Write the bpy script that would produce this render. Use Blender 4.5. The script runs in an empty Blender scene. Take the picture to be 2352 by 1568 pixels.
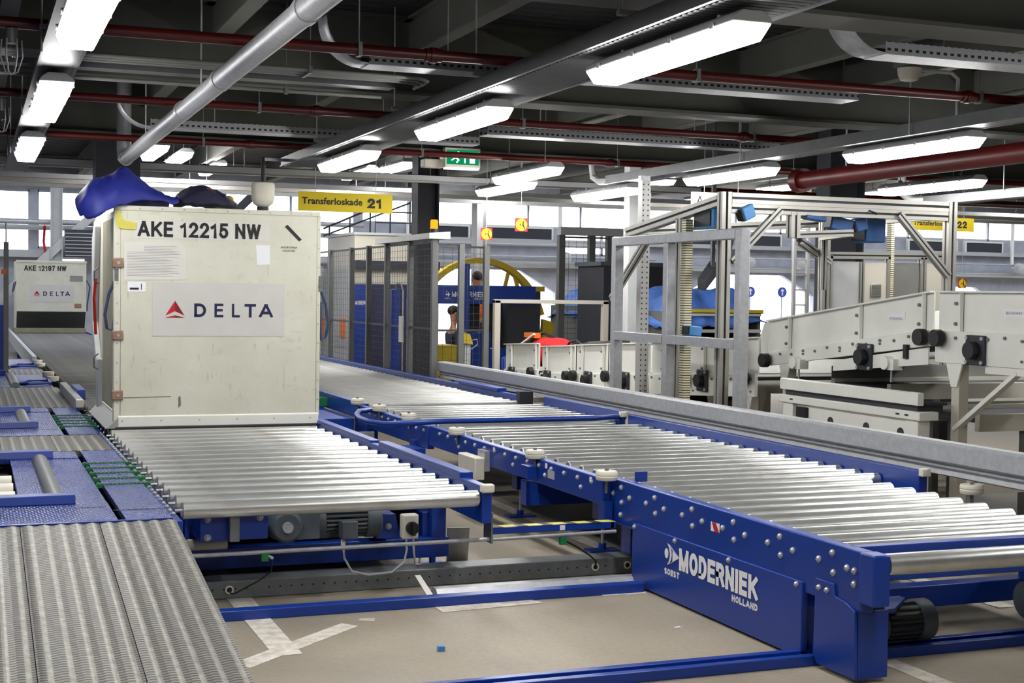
import bpy, bmesh, math, random
from mathutils import Vector, Matrix
random.seed(7)
C = bpy.context.scene.collection
PI = math.pi

# ---------------------------------------------------------------- camera, world, exposure
def rad(a): return math.radians(a)
YAW, PITCH, ROLL = rad(21.13), rad(1.95), rad(0.80)
fw = Vector((math.sin(YAW)*math.cos(PITCH), math.cos(YAW)*math.cos(PITCH), -math.sin(PITCH)))
rt0 = Vector((math.cos(YAW), -math.sin(YAW), 0)); up0 = rt0.cross(fw)
rt = rt0*math.cos(ROLL) + up0*math.sin(ROLL); up = up0*math.cos(ROLL) - rt0*math.sin(ROLL)
camd = bpy.data.cameras.new('camera'); cam = bpy.data.objects.new('camera', camd); C.objects.link(cam)
camd.sensor_width = 36.0; camd.lens = 3230.0/2352*36; camd.clip_start = 0.05; camd.clip_end = 300
cam.matrix_world = Matrix(((rt.x, up.x, -fw.x, 0), (rt.y, up.y, -fw.y, 0), (rt.z, up.z, -fw.z, 1.585), (0, 0, 0, 1)))
sc = bpy.context.scene
sc.camera = cam
sc.view_settings.view_transform = 'Standard'; sc.view_settings.look = 'None'
sc.view_settings.gamma = 1.0; sc.view_settings.use_curve_mapping = False
sc.view_settings.exposure = 0.08
w = bpy.data.worlds.new('sky'); sc.world = w; w.use_nodes = True
bg = w.node_tree.nodes['Background']; bg.inputs[0].default_value = (0.86, 0.90, 1.0, 1); bg.inputs[1].default_value = 5.0
LAMP = 43.0        # radiance of the fluorescent diffusers
sc.cycles.max_bounces = 8; sc.cycles.diffuse_bounces = 4; sc.cycles.glossy_bounces = 4; sc.cycles.transparent_max_bounces = 12
sc.cycles.sample_clamp_indirect = 8.0; sc.cycles.use_denoising = True; sc.cycles.caustics_reflective = False; sc.cycles.caustics_refractive = False

# ---------------------------------------------------------------- materials
def S(r, g, b):
    f = lambda c: (c/255/12.92) if c/255 <= .04045 else ((c/255+.055)/1.055)**2.4
    return (f(r), f(g), f(b), 1)
class NT:
    def __init__(s, name):
        s.m = bpy.data.materials.new(name); s.m.use_nodes = True; s.t = s.m.node_tree; s.t.nodes.clear()
        s.out = s.n('ShaderNodeOutputMaterial')
    def n(s, kind, **k):
        x = s.t.nodes.new(kind)
        for a, b in k.items(): setattr(x, a, b)
        return x
    def l(s, a, b): s.t.links.new(a, b)
    def coord(s, scale=(1, 1, 1)):
        g = s.n('ShaderNodeTexCoord'); mp = s.n('ShaderNodeMapping'); mp.inputs['Scale'].default_value = scale
        s.l(g.outputs['Object'], mp.inputs[0]); return mp.outputs[0]
    def noise(s, co, scale, detail=4, rough=.6):
        x = s.n('ShaderNodeTexNoise'); x.inputs['Scale'].default_value = scale; x.inputs['Detail'].default_value = detail
        x.inputs['Roughness'].default_value = rough; s.l(co, x.inputs['Vector']); return x.outputs['Fac']
    def ramp(s, fac, stops):
        r = s.n('ShaderNodeValToRGB'); e = r.color_ramp.elements
        while len(e) < len(stops): e.new(.5)
        for i, (p, c) in enumerate(stops):
            e[i].position = p; e[i].color = c if len(c) == 4 else (*c, 1)
        s.l(fac, r.inputs[0]); return r.outputs[0]
    def mix(s, fac, a, b, mode='MIX'):
        x = s.n('ShaderNodeMix', data_type='RGBA', blend_type=mode)
        for sock, v in ((x.inputs[0], fac), (x.inputs[6], a), (x.inputs[7], b)):
            if hasattr(v, 'is_linked') or hasattr(v, 'links'): s.l(v, sock)
            else: sock.default_value = v
        return x.outputs[2]
    def math(s, op, a, b=0.0):
        x = s.n('ShaderNodeMath', operation=op)
        for sock, v in ((x.inputs[0], a), (x.inputs[1], b)):
            if hasattr(v, 'links'): s.l(v, sock)
            else: sock.default_value = v
        return x.outputs[0]
    def bsdf(s, col, rough, metal=0., bump=None, bstr=.2, bdist=.01, spec=.5):
        p = s.n('ShaderNodeBsdfPrincipled')
        for key, v in (('Base Color', col), ('Roughness', rough), ('Metallic', metal)):
            if hasattr(v, 'links'): s.l(v, p.inputs[key])
            else: p.inputs[key].default_value = v
        p.inputs['Specular IOR Level'].default_value = spec
        if bump is not None:
            b = s.n('ShaderNodeBump'); b.inputs['Strength'].default_value = bstr; b.inputs['Distance'].default_value = bdist
            s.l(bump, b.inputs['Height']); s.l(b.outputs[0], p.inputs['Normal'])
        s.l(p.outputs[0], s.out.inputs[0]); return p
def dark(c, k): return (c[0]*k, c[1]*k, c[2]*k, 1)
def paint(name, col, rough=.4, metal=0., var=.8, scale=5, bump=0., bscale=60, stretch=(1, 1, 1), spec=.5):
    t = NT(name); co = t.coord(stretch)
    c = t.mix(t.ramp(t.noise(co, scale), [(.35, (0, 0, 0)), (.7, (1, 1, 1))]), dark(col, var), col)
    b = t.noise(co, bscale, 2) if bump else None
    t.bsdf(c, rough, metal, b, bump, .004, spec); return t.m
def emit(name, col, st):
    t = NT(name); e = t.n('ShaderNodeEmission'); e.inputs[0].default_value = col; e.inputs[1].default_value = st
    t.l(e.outputs[0], t.out.inputs[0]); return t.m
M = {}
M['blue'] = paint('blue_paint', S(20, 60, 154), .32, 0, .85, 3)
M['blue_worn'] = paint('worn_blue_paint', S(50, 76, 150), .35, 0, .75, 9, .15, 90)
M['white'] = paint('white_paint', S(243, 243, 235), .42, 0, .92, 3)
M['cream_panel'] = paint('cream_panel', S(205, 200, 186), .5, 0, .93, 2)
M['grey_paint'] = paint('grey_paint', S(126, 126, 122), .5, 0, .85, 4)
M['pale_grey'] = paint('pale_grey_paint', S(188, 190, 190), .5, 0, .9, 4)
M['tray'] = paint('tray_zinc', S(96, 98, 99), .42, .4, .8, 6)
M['wire'] = paint('fence_wire', S(62, 64, 63), .5)
M['fence_grey'] = paint('fence_grey', S(104, 106, 104), .5, 0, .85, 5)
M['beam'] = paint('beam_paint', S(82, 82, 75), .6, 0, .85, 2)
M['purlin'] = paint('purlin_zinc', S(120, 120, 114), .55, .2, .85, 2)
M['galv'] = paint('galvanised', S(184, 186, 190), .42, .35, .8, 22, .1, 60)
M['galv_dark'] = paint('dark_galvanised', S(124, 128, 128), .45, .35, .8, 18)
M['alu'] = paint('aluminium_profile', S(184, 182, 174), .36, .55, .9, 8)
M['plastic'] = paint('off_white_plastic', S(232, 226, 208), .45, 0, .9, 8)
M['red'] = paint('red_pipe_paint', S(88, 15, 15), .4, 0, .7, 4)
M['orange'] = paint('orange_plastic', S(245, 120, 10), .4)
M['yellow'] = paint('yellow_machine', S(205, 178, 36), .45, 0, .8, 4)
M['sign_yellow'] = paint('sign_yellow', S(252, 222, 20), .5, 0, .97, 2)
M['black'] = paint('black_rubber', S(24, 24, 27), .55, 0, .7, 12)
M['charcoal'] = paint('charcoal', S(52, 54, 62), .6, 0, .85, 4)
M['motor'] = paint('motor_grey', S(84, 94, 102), .5, 0, .75, 8)
M['navy'] = paint('navy_ink', S(24, 30, 74), .5)
M['ink'] = paint('black_ink', S(26, 26, 28), .5)
M['red_ink'] = paint('red_ink', S(196, 32, 44), .5, 0, .95)
M['dark_red_ink'] = paint('dark_red_ink', S(138, 22, 34), .5, 0, .95)
M['white_ink'] = paint('white_ink', S(246, 247, 250), .5, 0, .97)
M['panel_white'] = paint('panel_white', S(216, 213, 207), .5, 0, .95, 6)
M['paper'] = paint('paper', S(228, 226, 218), .7, 0, .95)
M['tape'] = paint('yellow_tape', S(222, 212, 96), .6, 0, .85, 14)
M['grey_print'] = paint('grey_print', S(150, 150, 148), .6)
M['strap'] = paint('blue_strap', S(62, 78, 112), .8, 0, .8, 30)
M['red_cloth'] = paint('red_cloth', S(206, 30, 34), .8, 0, .7, 9, .3, 40)
M['blue_cloth'] = paint('blue_cloth', S(32, 42, 140), .6, 0, .72, 7, .3, 30)
M['dark_cloth'] = paint('dark_blue_cloth', S(22, 24, 60), .7, 0, .6, 7, .3, 30)
M['tarp'] = paint('blue_tarpaulin', S(70, 112, 190), .6, 0, .55, 5, .3, 20)
M['scanner'] = paint('scanner_blue', S(82, 150, 214), .45, 0, .92, 3)
M['scanner_backlit'] = paint('backlit_scanner_blue', S(40, 82, 138), .45, 0, .9, 3)  # scanner blue painted darker: the shade of backlit units put into the colour
M['machine_dark'] = paint('dark_machine_blue', S(48, 52, 84), .5, 0, .85, 3)
M['green'] = paint('green_guide', S(20, 130, 70), .5, 0, .7, 20)
M['signal_blue'] = paint('signal_blue', S(70, 84, 190), .5)
M['copper'] = paint('hinge_metal', S(176, 140, 120), .5, .5, .7, 20)
M['skin'] = paint('skin', S(186, 132, 108), .55)
M['hair'] = paint('hair', S(38, 30, 28), .7)
M['hivis'] = paint('orange_vest', S(250, 110, 50), .7)
M['lime'] = paint('lime_vest', S(200, 230, 60), .7)
M['workwear'] = paint('navy_workwear', S(36, 40, 62), .8)
M['brown_case'] = paint('dark_suitcase', S(44, 38, 38), .6, 0, .7, 6)
M['pallet'] = paint('speckled_board', S(96, 98, 96), .7, 0, .6, 40)
# prismatic diffuser: brightest underneath, dimmer up its sloping sides
t = NT('lit_diffuser'); g = t.n('ShaderNodeTexCoord'); s = t.n('ShaderNodeSeparateXYZ'); t.l(g.outputs['Object'], s.inputs[0])
f = t.ramp(t.math('MULTIPLY', s.outputs[2], 1/.08), [(.5, (1, 1, 1)), (.92, (.03, .03, .03))]); e = t.n('ShaderNodeEmission')
t.l(t.mix(1.0, f, (1, .985, .97, 1), 'MULTIPLY'), e.inputs[0]); e.inputs[1].default_value = LAMP; t.l(e.outputs[0], t.out.inputs[0]); M['lens'] = t.m
M['exit_green'] = emit('lit_exit_green', S(10, 140, 90), 1.0)
M['exit_white'] = emit('lit_exit_white', (1, 1, 1, 1), 1.3)
M['amber'] = emit('lit_amber', (1, .35, .02, 1), 1.6)
M['led'] = emit('lit_led', (.9, .95, 1, 1), 4)

t = NT('glass'); a = t.n('ShaderNodeBsdfTransparent'); b = t.n('ShaderNodeBsdfGlossy'); b.inputs['Roughness'].default_value = .05
mx = t.n('ShaderNodeMixShader'); mx.inputs[0].default_value = .06; t.l(a.outputs[0], mx.inputs[1]); t.l(b.outputs[0], mx.inputs[2]); t.l(mx.outputs[0], t.out.inputs[0]); M['glass'] = t.m

# galvanised rollers with turned rings and smudges
t = NT('roller_steel'); co = t.coord((1.2, 30, 30)); n1 = t.noise(co, 3, 4); co2 = t.coord((1, 1, 1)); n2 = t.noise(co2, 5, 5)
oi = t.n('ShaderNodeObjectInfo')
c = t.mix(n1, (.62, .63, .61, 1), (.78, .79, .78, 1)); c = t.mix(t.ramp(n2, [(.5, (0, 0, 0)), (.85, (.8, .8, .8))]), c, (.40, .37, .32, 1))
c = t.mix(t.math('MULTIPLY', oi.outputs['Random'], .35), c, (.5, .5, .47, 1))
t.bsdf(c, .30, .78); M['roller'] = t.m
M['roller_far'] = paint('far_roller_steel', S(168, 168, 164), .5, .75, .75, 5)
M['roller_dull'] = paint('dull_roller_steel', S(112, 112, 108), .62, .4, .7, 6)

# container skin: cream with scuffs
t = NT('container_skin'); co = t.coord(); n1 = t.noise(co, 2.2, 6, .65); n2 = t.noise(t.coord((1, 1, 3)), 5, 6, .7); n3 = t.noise(t.coord((9, 9, 2)), 3.5, 4)
c = t.mix(t.ramp(n1, [(.4, (0, 0, 0)), (.75, (1, 1, 1))]), S(224, 223, 206), S(208, 206, 186))
c = t.mix(t.ramp(n2, [(.60, (0, 0, 0)), (.82, (.5,)*3)]), c, S(156, 151, 128)); c = t.mix(t.ramp(n3, [(.62, (0, 0, 0)), (.80, (.5,)*3)]), c, S(140, 128, 102))
t.bsdf(c, .45, 0, n1, .08, .01); M['container'] = t.m
M['container_shade'] = paint('worn_container_lining', S(176, 172, 146), .6, 0, .75, 5)

# concrete floor
t = NT('concrete'); co = t.coord(); n1 = t.noise(co, .55, 6, .62); n2 = t.noise(co, 38, 3); n3 = t.noise(t.coord((1, .35, 1)), 1.7, 5, .6)
c = t.mix(t.ramp(n1, [(.35, (0, 0, 0)), (.7, (1, 1, 1))]), S(140, 131, 115), S(170, 159, 140))
c = t.mix(t.ramp(n3, [(.56, (0, 0, 0)), (.8, (.55,)*3)]), c, S(122, 114, 102)); c = t.mix(t.ramp(n2, [(.3, (.18,)*3), (.55, (0, 0, 0))]), c, S(96, 90, 80))
t.bsdf(c, t.ramp(n1, [(.3, (.42,)*3), (.7, (.6,)*3)]), 0, n2, .08, .003); M['concrete'] = t.m
t = NT('floor_paint'); co = t.coord(); n1 = t.noise(co, 14, 6, .7)
c = t.mix(t.ramp(n1, [(.42, (0, 0, 0)), (.66, (1, 1, 1))]), S(222, 216, 204), S(178, 168, 152)); t.bsdf(c, .55); M['floor_paint'] = t.m

# trapezoidal roof deck: ribs along X
def waved(name, col, axis, freq, rough, metal, strength, dist, col2=None):
    t = NT(name); g = t.n('ShaderNodeTexCoord'); s = t.n('ShaderNodeSeparateXYZ'); t.l(g.outputs['Object'], s.inputs[0])
    h = t.math('SINE', t.math('MULTIPLY', s.outputs[axis], freq*2*PI)); n = t.noise(t.coord(), 3, 4)
    c = t.mix(t.ramp(n, [(.3, (0, 0, 0)), (.7, (1, 1, 1))]), dark(col, .75), col)
    if col2: c = t.mix(t.ramp(h, [(.3, (0, 0, 0)), (.6, (1, 1, 1))]), c, col2)
    t.bsdf(c, rough, metal, h, strength, dist); return t.m
M['deck'] = waved('roof_deck', S(50, 52, 52), 1, 6.0, .6, .2, .9, .02)
M['fins'] = waved('cooling_fins', S(74, 84, 92), 2, 45, .5, 0, 1.0, .02, S(30, 34, 38))
M['wall'] = waved('wall_cladding', S(182, 185, 196), 2, 1.2, .5, 0, .4, .02)

# punched steel planks: ridges run along Y, rows of crescents punched in the troughs
t = NT('punched_plank'); g = t.n('ShaderNodeTexCoord'); s = t.n('ShaderNodeSeparateXYZ'); t.l(g.outputs['Object'], s.inputs[0])
px = t.math('FRACT', t.math('MULTIPLY', s.outputs[0], 1/.07)); d = t.math('ABSOLUTE', t.math('SUBTRACT', px, .5))          # 0 in trough centre .. .5 at ridge
bend = t.math('MULTIPLY', t.math('MULTIPLY', d, d), 5.0)
py = t.math('FRACT', t.math('ADD', t.math('MULTIPLY', s.outputs[1], 1/.022), bend))
slot = t.math('MULTIPLY', t.math('LESS_THAN', d, .35), t.math('LESS_THAN', py, .48))
n = t.noise(t.coord(), 30, 4)
c = t.mix(t.ramp(n, [(.3, (0, 0, 0)), (.7, (1, 1, 1))]), S(126, 124, 117), S(164, 162, 154)); c = t.mix(t.ramp(d, [(.25, (.6, .6, .6)), (.45, (0, 0, 0))]), c, S(104, 102, 97)); c = t.mix(slot, c, S(66, 64, 61))
t.bsdf(c, .5, .45, t.math('SUBTRACT', d, slot), .5, .012); M['plank'] = t.m
# blue tread plate
t = NT('blue_tread_plate'); g = t.n('ShaderNodeTexCoord'); s = t.n('ShaderNodeSeparateXYZ'); t.l(g.outputs['Object'], s.inputs[0])
h = t.math('MULTIPLY', t.math('SINE', t.math('MULTIPLY', s.outputs[0], 2*PI/.028)), t.math('SINE', t.math('MULTIPLY', s.outputs[1], 2*PI/.05)))
n = t.noise(t.coord(), 9, 5)
c = t.mix(t.ramp(n, [(.35, (0, 0, 0)), (.7, (1, 1, 1))]), S(38, 56, 126), S(54, 74, 146)); t.bsdf(c, .26, .1, h, .6, .006); M['tread'] = t.m
# slotted tray: dark punched holes
t = NT('slotted_tray'); g = t.n('ShaderNodeTexCoord'); s = t.n('ShaderNodeSeparateXYZ'); t.l(g.outputs['Object'], s.inputs[0])
ax = t.math('ADD', s.outputs[0], s.outputs[1]); a = t.math('LESS_THAN', t.math('FRACT', t.math('MULTIPLY', ax, 1/.05)), .5)
b = t.math('LESS_THAN', t.math('ABSOLUTE', t.math('SUBTRACT', t.math('FRACT', t.math('MULTIPLY', s.outputs[2], 1/.05)), .5)), .16)
c = t.mix(t.math('MULTIPLY', a, b), S(150, 152, 154), S(24, 24, 24)); t.bsdf(c, .45, .5); M['slotted'] = t.m
t = NT('perforated_strut'); g = t.n('ShaderNodeTexCoord'); s = t.n('ShaderNodeSeparateXYZ'); t.l(g.outputs['Object'], s.inputs[0])
a = t.math('LESS_THAN', t.math('FRACT', t.math('MULTIPLY', s.outputs[2], 1/.05)), .3)
b = t.math('LESS_THAN', t.math('ABSOLUTE', t.math('SUBTRACT', t.math('FRACT', t.math('MULTIPLY', s.outputs[0], 1/.05)), .5)), .14)
c = t.mix(t.math('MULTIPLY', a, b), S(176, 176, 174), S(40, 40, 40)); t.bsdf(c, .5, .3); M['perforated'] = t.m
t = NT('light_curtain_face'); g = t.n('ShaderNodeTexCoord'); s = t.n('ShaderNodeSeparateXYZ'); t.l(g.outputs['Object'], s.inputs[0])
a = t.math('LESS_THAN', t.math('FRACT', t.math('MULTIPLY', s.outputs[2], 1/.022)), .35); c = t.mix(a, S(232, 224, 190), S(50, 46, 40)); t.bsdf(c, .5); M['curtain'] = t.m

# ---------------------------------------------------------------- building helpers
def wloc(o):
    l = Vector((0, 0, 0))
    while o is not None: l = l + o.location; o = o.parent
    return l
class MB:
    def __init__(s): s.v = []; s.f = []; s.fm = []; s.m = 0
    def add(s, vs, fs):
        n = len(s.v); s.v += [tuple(p) for p in vs]; s.f += [tuple(i+n for i in f) for f in fs]; s.fm += [s.m]*len(fs); return s
    def hexa(s, p):
        return s.add(p, [(0, 3, 2, 1), (4, 5, 6, 7), (0, 1, 5, 4), (1, 2, 6, 5), (2, 3, 7, 6), (3, 0, 4, 7)])
    def box(s, x0, x1, y0, y1, z0, z1):
        return s.hexa([(x0, y0, z0), (x1, y0, z0), (x1, y1, z0), (x0, y1, z0), (x0, y0, z1), (x1, y0, z1), (x1, y1, z1), (x0, y1, z1)])
    def bar(s, a, b, w, h, upv=(0, 0, 1)):
        a, b = Vector(a), Vector(b); d = (b-a).normalized(); u = Vector(upv)
        if abs(d.dot(u)) > .98: u = Vector((0, 1, 0))
        sd = d.cross(u).normalized()*w/2; u2 = sd.cross(d).normalized()*h/2
        return s.hexa([a-sd-u2, a+sd-u2, b+sd-u2, b-sd-u2, a-sd+u2, a+sd+u2, b+sd+u2, b-sd+u2])
    def cyl(s, a, b, r, n=14, r2=None, cap=True):
        a, b = Vector(a), Vector(b); d = (b-a).normalized(); r2 = r if r2 is None else r2
        u = d.cross(Vector((0, 0, 1)) if abs(d.z) < .9 else Vector((1, 0, 0))).normalized(); v = d.cross(u)
        vs = [c+(u*math.cos(2*PI*i/n)+v*math.sin(2*PI*i/n))*q for c, q in ((a, r), (b, r2)) for i in range(n)]
        fs = [(i, (i+1) % n, n+(i+1) % n, n+i) for i in range(n)]
        if cap: fs += [tuple(range(n))[::-1], tuple(range(n, 2*n))]
        return s.add(vs, fs)
    def tube(s, pts, r, n=8, closed=False):
        P = [Vector(p) for p in pts]; m = len(P); vs = []; fs = []; u = None
        for i in range(m):
            a = P[i-1] if (i or closed) else P[i]; b = P[(i+1) % m] if (i < m-1 or closed) else P[i]
            d = (b-a).normalized()
            if u is None: u = d.cross(Vector((0, 0, 1)) if abs(d.z) < .9 else Vector((1, 0, 0))).normalized()
            u = (u-d*u.dot(d)).normalized(); v = d.cross(u)
            vs += [P[i]+(u*math.cos(2*PI*k/n)+v*math.sin(2*PI*k/n))*r for k in range(n)]
        for i in range(m if closed else m-1):
            j = (i+1) % m
            fs += [(i*n+k, i*n+(k+1) % n, j*n+(k+1) % n, j*n+k) for k in range(n)]
        if not closed: fs += [tuple(range(n))[::-1], tuple(range((m-1)*n, m*n))]
        return s.add(vs, fs)
    def prism(s, poly, axis, a, b):
        # poly: 2-D outline in the two other axes, in (x,y,z) order; extruded from a to b along axis
        def P(p, t):
            q = list(p); q.insert(axis, t); return q
        n = len(poly)
        return s.add([P(p, a) for p in poly]+[P(p, b) for p in poly], [tuple(range(n))[::-1], tuple(range(n, 2*n))]+[(i, (i+1) % n, n+(i+1) % n, n+i) for i in range(n)])
    def lathe(s, prof, o, axis=2, n=18):
        vs = []; m = len(prof)
        for r, h in prof:
            for k in range(n):
                q = [r*math.cos(2*PI*k/n), r*math.sin(2*PI*k/n)]; q.insert(axis, h); vs.append(Vector(q)+Vector(o))
        fs = [(i*n+k, i*n+(k+1) % n, (i+1)*n+(k+1) % n, (i+1)*n+k) for i in range(m-1) for k in range(n)]
        fs += [tuple(range(n))[::-1], tuple(range((m-1)*n, m*n))]
        return s.add(vs, fs)
    def ball(s, c, rx, ry, rz, n=12, m=8):
        vs = [(c[0], c[1], c[2]-rz)]; fs = []
        for j in range(1, m):
            a = -PI/2+PI*j/m
            vs += [(c[0]+rx*math.cos(a)*math.cos(2*PI*k/n), c[1]+ry*math.cos(a)*math.sin(2*PI*k/n), c[2]+rz*math.sin(a)) for k in range(n)]
        vs.append((c[0], c[1], c[2]+rz))
        fs += [(0, 1+(k+1) % n, 1+k) for k in range(n)]
        for j in range(m-2): fs += [(1+j*n+k, 1+j*n+(k+1) % n, 1+(j+1)*n+(k+1) % n, 1+(j+1)*n+k) for k in range(n)]
        L = len(vs)-1; b = 1+(m-2)*n
        fs += [(b+k, b+(k+1) % n, L) for k in range(n)]
        return s.add(vs, fs)
    def poly(s, pts): return s.add(pts, [tuple(range(len(pts)))])
    def slab(s, pts, o, r, u, t=.0015):
        # flat outline (2-D) set into the plane at o with axes r,u; thickness t towards the viewer (r x u)
        o, r, u = Vector(o), Vector(r), Vector(u); nn = r.cross(u).normalized()*t; n = len(pts)
        a = [o+r*p[0]+u*p[1] for p in pts]
        return s.add(a+[q+nn for q in a], [tuple(range(n))[::-1], tuple(range(n, 2*n))]+[(i, (i+1) % n, n+(i+1) % n, n+i) for i in range(n)])
    def disc(s, c, rad_, o, r, u, t=.0015, n=20, a0=0, a1=2*PI, sx=1):
        k = n+1 if a1-a0 < 2*PI-.01 else n
        return s.slab([(c[0]+sx*rad_*math.cos(a0+(a1-a0)*i/n), c[1]+rad_*math.sin(a0+(a1-a0)*i/n)) for i in range(k)], o, r, u, t)
    def text(s, txt, o, r, u, height, width=None, bold=0., t=.001, align='LEFT'):
        cu = bpy.data.curves.new('t', 'FONT'); cu.body = txt; cu.size = 1; cu.offset = bold; cu.resolution_u = 3
        ob = bpy.data.objects.new('t', cu); C.objects.link(ob); bpy.context.view_layer.update()
        me = bpy.data.meshes.new_from_object(ob.evaluated_get(bpy.context.evaluated_depsgraph_get()))
        vs = [v.co.copy() for v in me.vertices]; fs = [tuple(p.vertices) for p in me.polygons]
        bpy.data.objects.remove(ob); bpy.data.curves.remove(cu); bpy.data.meshes.remove(me)
        if not vs: return s
        x0, x1 = min(v.x for v in vs), max(v.x for v in vs); y0, y1 = min(v.y for v in vs), max(v.y for v in vs)
        ky = height/(y1-y0); kx = width/(x1-x0) if width else ky; off = {'LEFT': 0, 'CENTER': -.5, 'RIGHT': -1}[align]*(x1-x0)*kx
        o, r, u = Vector(o), Vector(r), Vector(u); nn = r.cross(u).normalized()*t
        return s.add([o+r*((v.x-x0)*kx+off)+u*((v.y-y0)*ky)+nn for v in vs], fs)
    def build(s, name, mat, parent=None, bevel=0., smooth=True, label=None, flip=False, recalc=True):
        base = wloc(parent) if parent is not None else Vector(getattr(s, 'base', (0, 0, 0)))
        me = bpy.data.meshes.new(name); me.from_pydata([Vector(p)-base for p in s.v], [], s.f)
        if s.m: me.polygons.foreach_set('material_index', s.fm)
        if recalc:
            bm = bmesh.new(); bm.from_mesh(me); bmesh.ops.recalc_face_normals(bm, faces=bm.faces); bm.to_mesh(me); bm.free()
        if smooth:
            me.shade_smooth(); me.set_sharp_from_angle(angle=rad(38))
        for q in (mat if isinstance(mat, (list, tuple)) else [mat]): me.materials.append(M[q])
        o = bpy.data.objects.new(name, me); C.objects.link(o)
        if parent is not None: o.parent = parent
        else: o.location = base
        if bevel:
            b = o.modifiers.new('bevel', 'BEVEL'); b.width = bevel; b.segments = 2; b.limit_method = 'ANGLE'; b.angle_limit = rad(40); b.harden_normals = False
        if label: o['label'] = label
        return o
# stroke letters: heavy grotesque capitals and digits drawn as mitred strokes in a unit-high cell
def arc(cx, cy, rx, ry, a0, a1, n=8): return [(cx+rx*math.cos(rad(a0+(a1-a0)*i/n)), cy+ry*math.sin(rad(a0+(a1-a0)*i/n))) for i in range(n+1)]
GL = {
 'A': (.72, [[(0, 0), (.33, 1)], [(.39, 1), (.72, 0)], [(.33, 1), (.39, 1)], [(.13, .30), (.59, .30)]]), 'K': (.66, [[(0, 0), (0, 1)], [(.62, 1), (.05, .40)], [(.22, .58), (.66, 0)]]),
 'E': (.52, [[(0, 0), (0, 1)], [(0, 1), (.52, 1)], [(0, 0), (.52, 0)], [(0, .52), (.47, .52)]]), 'N': (.60, [[(0, 0), (0, 1)], [(0, 1), (.60, 0)], [(.60, 0), (.60, 1)]]),
 'W': (.96, [[(0, 1), (.24, 0)], [(.24, 0), (.48, 1)], [(.48, 1), (.72, 0)], [(.72, 0), (.96, 1)]]), 'M': (.80, [[(0, 0), (0, 1)], [(0, 1), (.40, 0)], [(.40, 0), (.80, 1)], [(.80, 1), (.80, 0)]]),
 'O': (.68, [arc(.34, .5, .34, .5, 90, 450, 20)]), 'D': (.60, [[(0, 0), (0, 1), (.25, 1)]+arc(.25, .5, .35, .5, 80, -80, 8)+[(.25, 0), (0, 0), (0, .1)]]),
 'R': (.60, [[(0, 0), (0, 1), (.34, 1)]+arc(.34, .74, .24, .26, 80, -80, 6)+[(.34, .48), (0, .48)], [(.34, .48), (.60, 0)]]), 'I': (.0, [[(0, 0), (0, 1)]]),
 'H': (.58, [[(0, 0), (0, 1)], [(.58, 0), (.58, 1)], [(0, .52), (.58, .52)]]), 'L': (.48, [[(0, 1), (0, 0)], [(0, 0), (.48, 0)]]), 'T': (.60, [[(0, 1), (.60, 1)], [(.30, 1), (.30, 0)]]),
 'S': (.54, [arc(.27, .74, .26, .26, 20, 270, 10)+arc(.27, .24, .27, .24, 90, -160, 10)]), '1': (.34, [[(.0, .74), (.16, .82), (.26, 1), (.26, 0)]]),
 '2': (.54, [arc(.27, .71, .26, .29, 170, -10, 8)+[(.50, .56), (.02, .0), (.54, 0)]]), '5': (.54, [[(.50, 1), (.10, 1), (.04, .50)]+arc(.27, .32, .27, .32, 120, -160, 10)]),
 '7': (.52, [[(0, 1), (.52, 1), (.30, .55), (.16, 0)]]), '9': (.54, [arc(.27, .69, .26, .31, -10, 350, 14), [(.53, .72), (.53, .5)]+arc(.27, .33, .26, .33, 20, -150, 8)]), ' ': (.10, [])}
def strokes(mb, txt, o, r, u, height, width, th=.17, gap=.16, t=.001):
    lay = []; x = 0
    for ch in txt: lay.append((ch, x)); x += GL[ch][0]+th+gap
    kx = width/(x-gap); hy = height/kx-th; o, r, u = Vector(o), Vector(r), Vector(u); nv = r.cross(u).normalized(); q_ = 0
    for ch, x0 in lay:
        for pl in GL[ch][1]:
            q_ += 1; nn = nv*(t+.0002*(q_ % 4))
            pts = [Vector((x0+a, b*hy)) for a, b in pl]; n = len(pts); Lf = []; Rt = []; closed = (pts[0]-pts[-1]).length < .001
            for i in range(n):
                d0 = (pts[i]-pts[i-1]).normalized() if i else ((pts[0]-pts[-2]).normalized() if closed else (pts[1]-pts[0]).normalized())
                d1 = (pts[i+1]-pts[i]).normalized() if i < n-1 else ((pts[1]-pts[0]).normalized() if closed else d0)
                n0 = Vector((-d0.y, d0.x)); n1 = Vector((-d1.y, d1.x)); m_ = n0+n1
                m_ = n0 if m_.length < .2 else m_.normalized()
                off = m_*(th/2*min(1/max(.25, m_.dot(n0)), 1.9)); e = Vector((0, 0))
                if not closed and ch not in 'SD': e = d0*(-th/2 if i == 0 else th/2 if i == n-1 else 0)
                Lf.append(pts[i]+off+e); Rt.append(pts[i]-off+e)
            cl = lambda q: Vector((q.x, max(-th/2, min(hy+th/2, q.y))))
            vs = []
            for a, b in zip(Lf, Rt):
                for q in (cl(a), cl(b)): vs.append(o+r*((q.x+th/2)*kx)+u*((q.y+th/2)*kx)+nn)
            mb.add(vs, [(2*i, 2*i+1, 2*i+3, 2*i+2) for i in range(n-1)])
    return mb
def B(*a): return MB().box(*a)
def thing(name, label, cat, loc, group=None):
    o = bpy.data.objects.new(name, None); C.objects.link(o); o.location = loc; o.empty_display_size = .1
    o['label'] = label; o['category'] = cat
    if group: o['group'] = group
    return o
def solo(mb, name, mat, label, cat, base, group=None, **k):
    mb.base = base; o = mb.build(name, mat, None, **k); o['label'] = label; o['category'] = cat
    if group: o['group'] = group
    return o
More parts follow.
